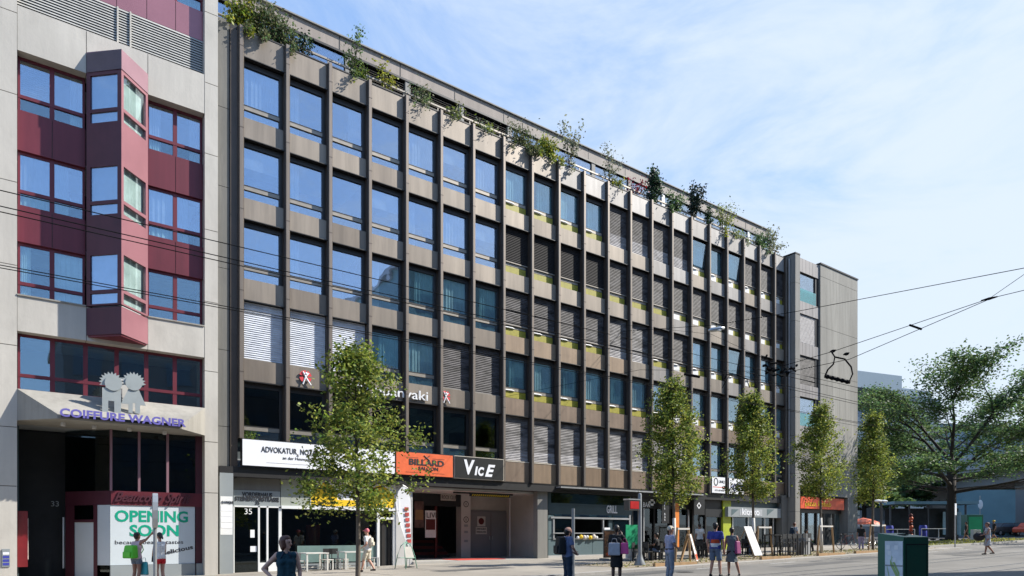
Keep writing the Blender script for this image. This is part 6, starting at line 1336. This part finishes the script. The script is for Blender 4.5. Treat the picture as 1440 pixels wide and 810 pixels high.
P7=person('woman in loose grey dress with a purple bag',placed(1029,23.3),1.63,15,dict(kneeR=(.16,.0,.5),ankR=(.26,-.04,.09),elR=(.25,.02,1.15),wrR=(.30,.16,1.02),elL=(-.22,.04,1.15)),'skin_tan',('dress','cl_greydress'),('shorts','cl_black'),'hair_black','bun',female=True)
flatbag(P7,1.63,(.20,-.03,.80),'purple slouchy bag on the right side of the woman in the grey dress','bag_purple',.24,.44,'handbag',.07,.9)
P8=person('girl in pale pink top and denim shorts raising one arm',placed(192,20.9),1.64,20,dict(elR=(.28,.10,1.52),wrR=(.44,.16,1.70),elL=(-.22,.10,1.44),wrL=(.04,.16,1.50),ankL=(-.12,0,.09)),'skin_tan',('sleeveless','cl_pink'),('shorts','cl_jean'),'hair_black','short',female=True)
t=backpack(P8,1.64,'bright green box-shaped backpack on the girl raising her arm','backpack_green',.42,.40,.24,.93)
P9=person('girl in white tank top and red shorts looking down',placed(225,20.9),1.62,300,dict(elR=(.20,.04,1.15),wrR=(.12,.22,1.02),elL=(-.2,.04,1.15),wrL=(-.1,.22,1.0)),'skin',('sleeveless','cl_white'),('shorts','cl_red'),'hair_black','tail',head_tilt=-28,female=True)
flatbag(P8,1.64,(.16,.15,.38),'turquoise carrier bag between the two girls','bag_teal',.30,.40,'carrier_bag')
flatbag(P9,1.62,(-.02,.22,.80),'black handbag held by the girl in red shorts','blk',.22,.3,'handbag')
P10=person('person in white T-shirt seen from behind on the dark terrace',placed(984,36.5),1.72,350,None,'skin_tan',('tee','cl_white'),('trousers','cl_black'),'hair_black',vox=.016)
P11=person('person with dark backpack and pale shirt walking past the pylon foot',placed(1117,42.5),1.72,60,dict(kneeL=(-.1,.14,.5),ankL=(-.1,.2,.1),ankR=(.1,-.22,.13)),'skin',('tee','cl_white'),('trousers','cl_navy'),'hair_brown',vox=.016)
backpack(P11,1.72,'dark backpack on the person walking past the pylon foot','cl_navy',.3,.45,.2,1.0)
SIT=dict(hipL=(-.09,0,.50),hipR=(.09,0,.50),kneeL=(-.11,.42,.50),kneeR=(.11,.42,.50),ankL=(-.11,.40,.09),ankR=(.13,.50,.09),shL=(-.185,.05,1.0),shR=(.185,.05,1.0),elL=(-.25,.12,.76),elR=(.25,.12,.76),wrL=(-.15,.34,.72),wrR=(.15,.34,.72))
l_=placed(1132,40.5); P12=person('person seated in dark clothes between the bar table and the wooden stakes',l_,1.7,70,SIT,'skin_tan',('tee','cl_black'),('trousers','cl_black'),'hair_black',vox=.016)
chx=chair('terrace_chair','dark chair under the seated person between the bar table and the wooden stakes',l_[0],l_[1],'furniture_black',P12.rotation_euler[2]+math.pi,.40,g2+' (chairs)')
P13=person('person in black top and lilac trousers beside the light bicycle',placed(1211,42.2),1.55,30,dict(kneeR=(.1,.12,.5),ankR=(.1,.12,.1)),'skin_tan',('tee','cl_black'),('trousers','cl_lilac'),'hair_black',vox=.016)
P14=person('woman in black dress walking with a white bag, just right of the large tree trunk',placed(1359,62),1.62,290,dict(kneeL=(-.09,.16,.5),ankL=(-.1,.28,.12),ankR=(.1,-.26,.14)),'skin_tan',('dress','cl_black'),None,'hair_black',vox=.018,female=True)
flatbag(P14,1.62,(.25,.05,.62),'white bag of the woman in black beyond the island','cl_white',.42,.3,'carrier_bag')
P15=person('woman in white coat dress carrying a large black bag, crossing the road at the right',placed(1389,35.5),1.66,285,dict(kneeL=(-.09,.10,.50),ankL=(-.10,.16,.10),kneeR=(.09,-.02,.50),ankR=(.10,-.30,.14),elL=(-.24,.10,1.16),wrL=(-.2,.32,1.08),elR=(.24,.10,1.16),wrR=(.2,.30,1.06)),'skin_tan',('dress','cl_palegrey'),None,'hair_brown','short',vox=.013,female=True)
t=empty('black_bag',tuple(wp(P15,(0,.42,.78),1.66)),P15.rotation_euler[2],'large round black bag carried by the woman in white','bag'); m=MB(); m.ball((0,0,.2),.27,'blk',10,(.7,1.0,.85)); m.build('pouch',t,smooth=True); m=MB(); m.tube([(0,-.14,.36),(0,-.1,.46),(0,.1,.46),(0,.14,.36)],.012,'blk',6); m.build('handle',t)
P16=person('person in dark clothes with yellow hat walking behind the woman in white',placed(1398,60),1.72,285,dict(kneeL=(-.09,.12,.50),ankL=(-.10,.2,.11),ankR=(.10,-.26,.14)),'skin_tan',('tee','cl_black'),('shorts','cl_black'),None,cap='yellow_sign',vox=.018)
for i,(px_,zc,ph,l) in enumerate(((1050,37.5,80,'seated person in dark clothes behind the easel board'),(1064,38.5,280,'seated person facing left behind the tree stakes on the terrace'),(925,32.5,300,'seated person in dark clothes behind the grey flared-base post'))):
    l_=placed(px_,zc); p_=person(l,l_,1.7,ph,SIT,'skin_tan',('tee','cl_black' if i!=1 else 'cl_navy'),('trousers','cl_denim'),'hair_black',vox=.018); chair('terrace_chair','dark chair under the '+l,l_[0],l_[1],'furniture_black',p_.rotation_euler[2]+math.pi,.40,g2+' (chairs)')
# ================================================================ light, sky, camera
sd=Vector((1,-.54,.97)).normalized()
sun=bpy.data.lights.new('sun','SUN'); sun.energy=4.6; sun.angle=R(.53); sun.color=(1,.955,.88)
so=bpy.data.objects.new('sun',sun); COL.objects.link(so); so.rotation_euler=sd.to_track_quat('Z','Y').to_euler()
w=bpy.data.worlds.new('World'); S.world=w; w.use_nodes=True; nt=w.node_tree; N=nt.nodes; L=nt.links; bg=N['Background']
sk=N.new('ShaderNodeTexSky'); sk.sky_type='NISHITA'; sk.sun_disc=False; sk.sun_elevation=math.asin(sd.z); sk.sun_rotation=math.atan2(sd.x,sd.y); sk.air_density=1.0; sk.dust_density=.6; sk.ozone_density=1.5
tc=N.new('ShaderNodeTexCoord'); mp=N.new('ShaderNodeMapping'); mp.inputs['Scale'].default_value=(1.1,1.1,3.2); mp.inputs['Rotation'].default_value=(0,R(22),R(30)); L.new(tc.outputs['Generated'],mp.inputs[0])
nz=N.new('ShaderNodeTexNoise'); nz.inputs['Scale'].default_value=2.6; nz.inputs['Detail'].default_value=9; nz.inputs['Roughness'].default_value=.62; nz.inputs['Distortion'].default_value=.7; L.new(mp.outputs[0],nz.inputs['Vector'])
# more thin cloud towards the east end of the street and the horizon
dt=N.new('ShaderNodeVectorMath'); dt.operation='DOT_PRODUCT'; dv=Vector((.93,.10,-.42)).normalized(); dt.inputs[1].default_value=dv; L.new(tc.outputs['Generated'],dt.inputs[0])
m1=N.new('ShaderNodeMapRange'); m1.inputs['From Min'].default_value=-.15; m1.inputs['From Max'].default_value=.85; m1.inputs['To Min'].default_value=-.12; m1.inputs['To Max'].default_value=.50; L.new(dt.outputs['Value'],m1.inputs['Value'])
ad=N.new('ShaderNodeMath'); ad.operation='ADD'; L.new(nz.outputs['Fac'],ad.inputs[0]); L.new(m1.outputs[0],ad.inputs[1])
m2=N.new('ShaderNodeMapRange'); m2.interpolation_type='SMOOTHSTEP'; m2.inputs['From Min'].default_value=.38; m2.inputs['From Max'].default_value=.95; m2.inputs['To Max'].default_value=.93; L.new(ad.outputs[0],m2.inputs['Value'])
mx=N.new('ShaderNodeMixRGB'); mx.inputs['Color2'].default_value=(3.7,4.2,4.75,1); L.new(m2.outputs[0],mx.inputs['Fac']); 
hz=N.new('ShaderNodeMixRGB'); hz.inputs['Fac'].default_value=.5; hz.inputs['Color2'].default_value=(1.5,2.9,5.8,1); L.new(sk.outputs[0],hz.inputs['Color1']); L.new(hz.outputs[0],mx.inputs['Color1']); L.new(mx.outputs[0],bg.inputs['Color']); bg.inputs['Strength'].default_value=.13
cam=bpy.data.cameras.new('camera'); co=bpy.data.objects.new('camera',cam); COL.objects.link(co); S.camera=co
cam.sensor_width=36; cam.lens=24; cam.shift_y=(HZ-405)/1440; cam.clip_end=4000; cam.clip_start=.05
co.location=(0,CY,EYE); fw=Vector((CS,SN,0)); co.rotation_euler=(R(90),0,math.atan2(-fw.x,fw.y))
vs=S.view_settings; vs.view_transform='Standard'; vs.look='None'; vs.gamma=1; vs.exposure=0.75; vs.use_curve_mapping=False
S.cycles.max_bounces=6; S.cycles.transparent_max_bounces=12; S.cycles.diffuse_bounces=3; S.cycles.glossy_bounces=3; S.cycles.caustics_reflective=False; S.cycles.caustics_refractive=False
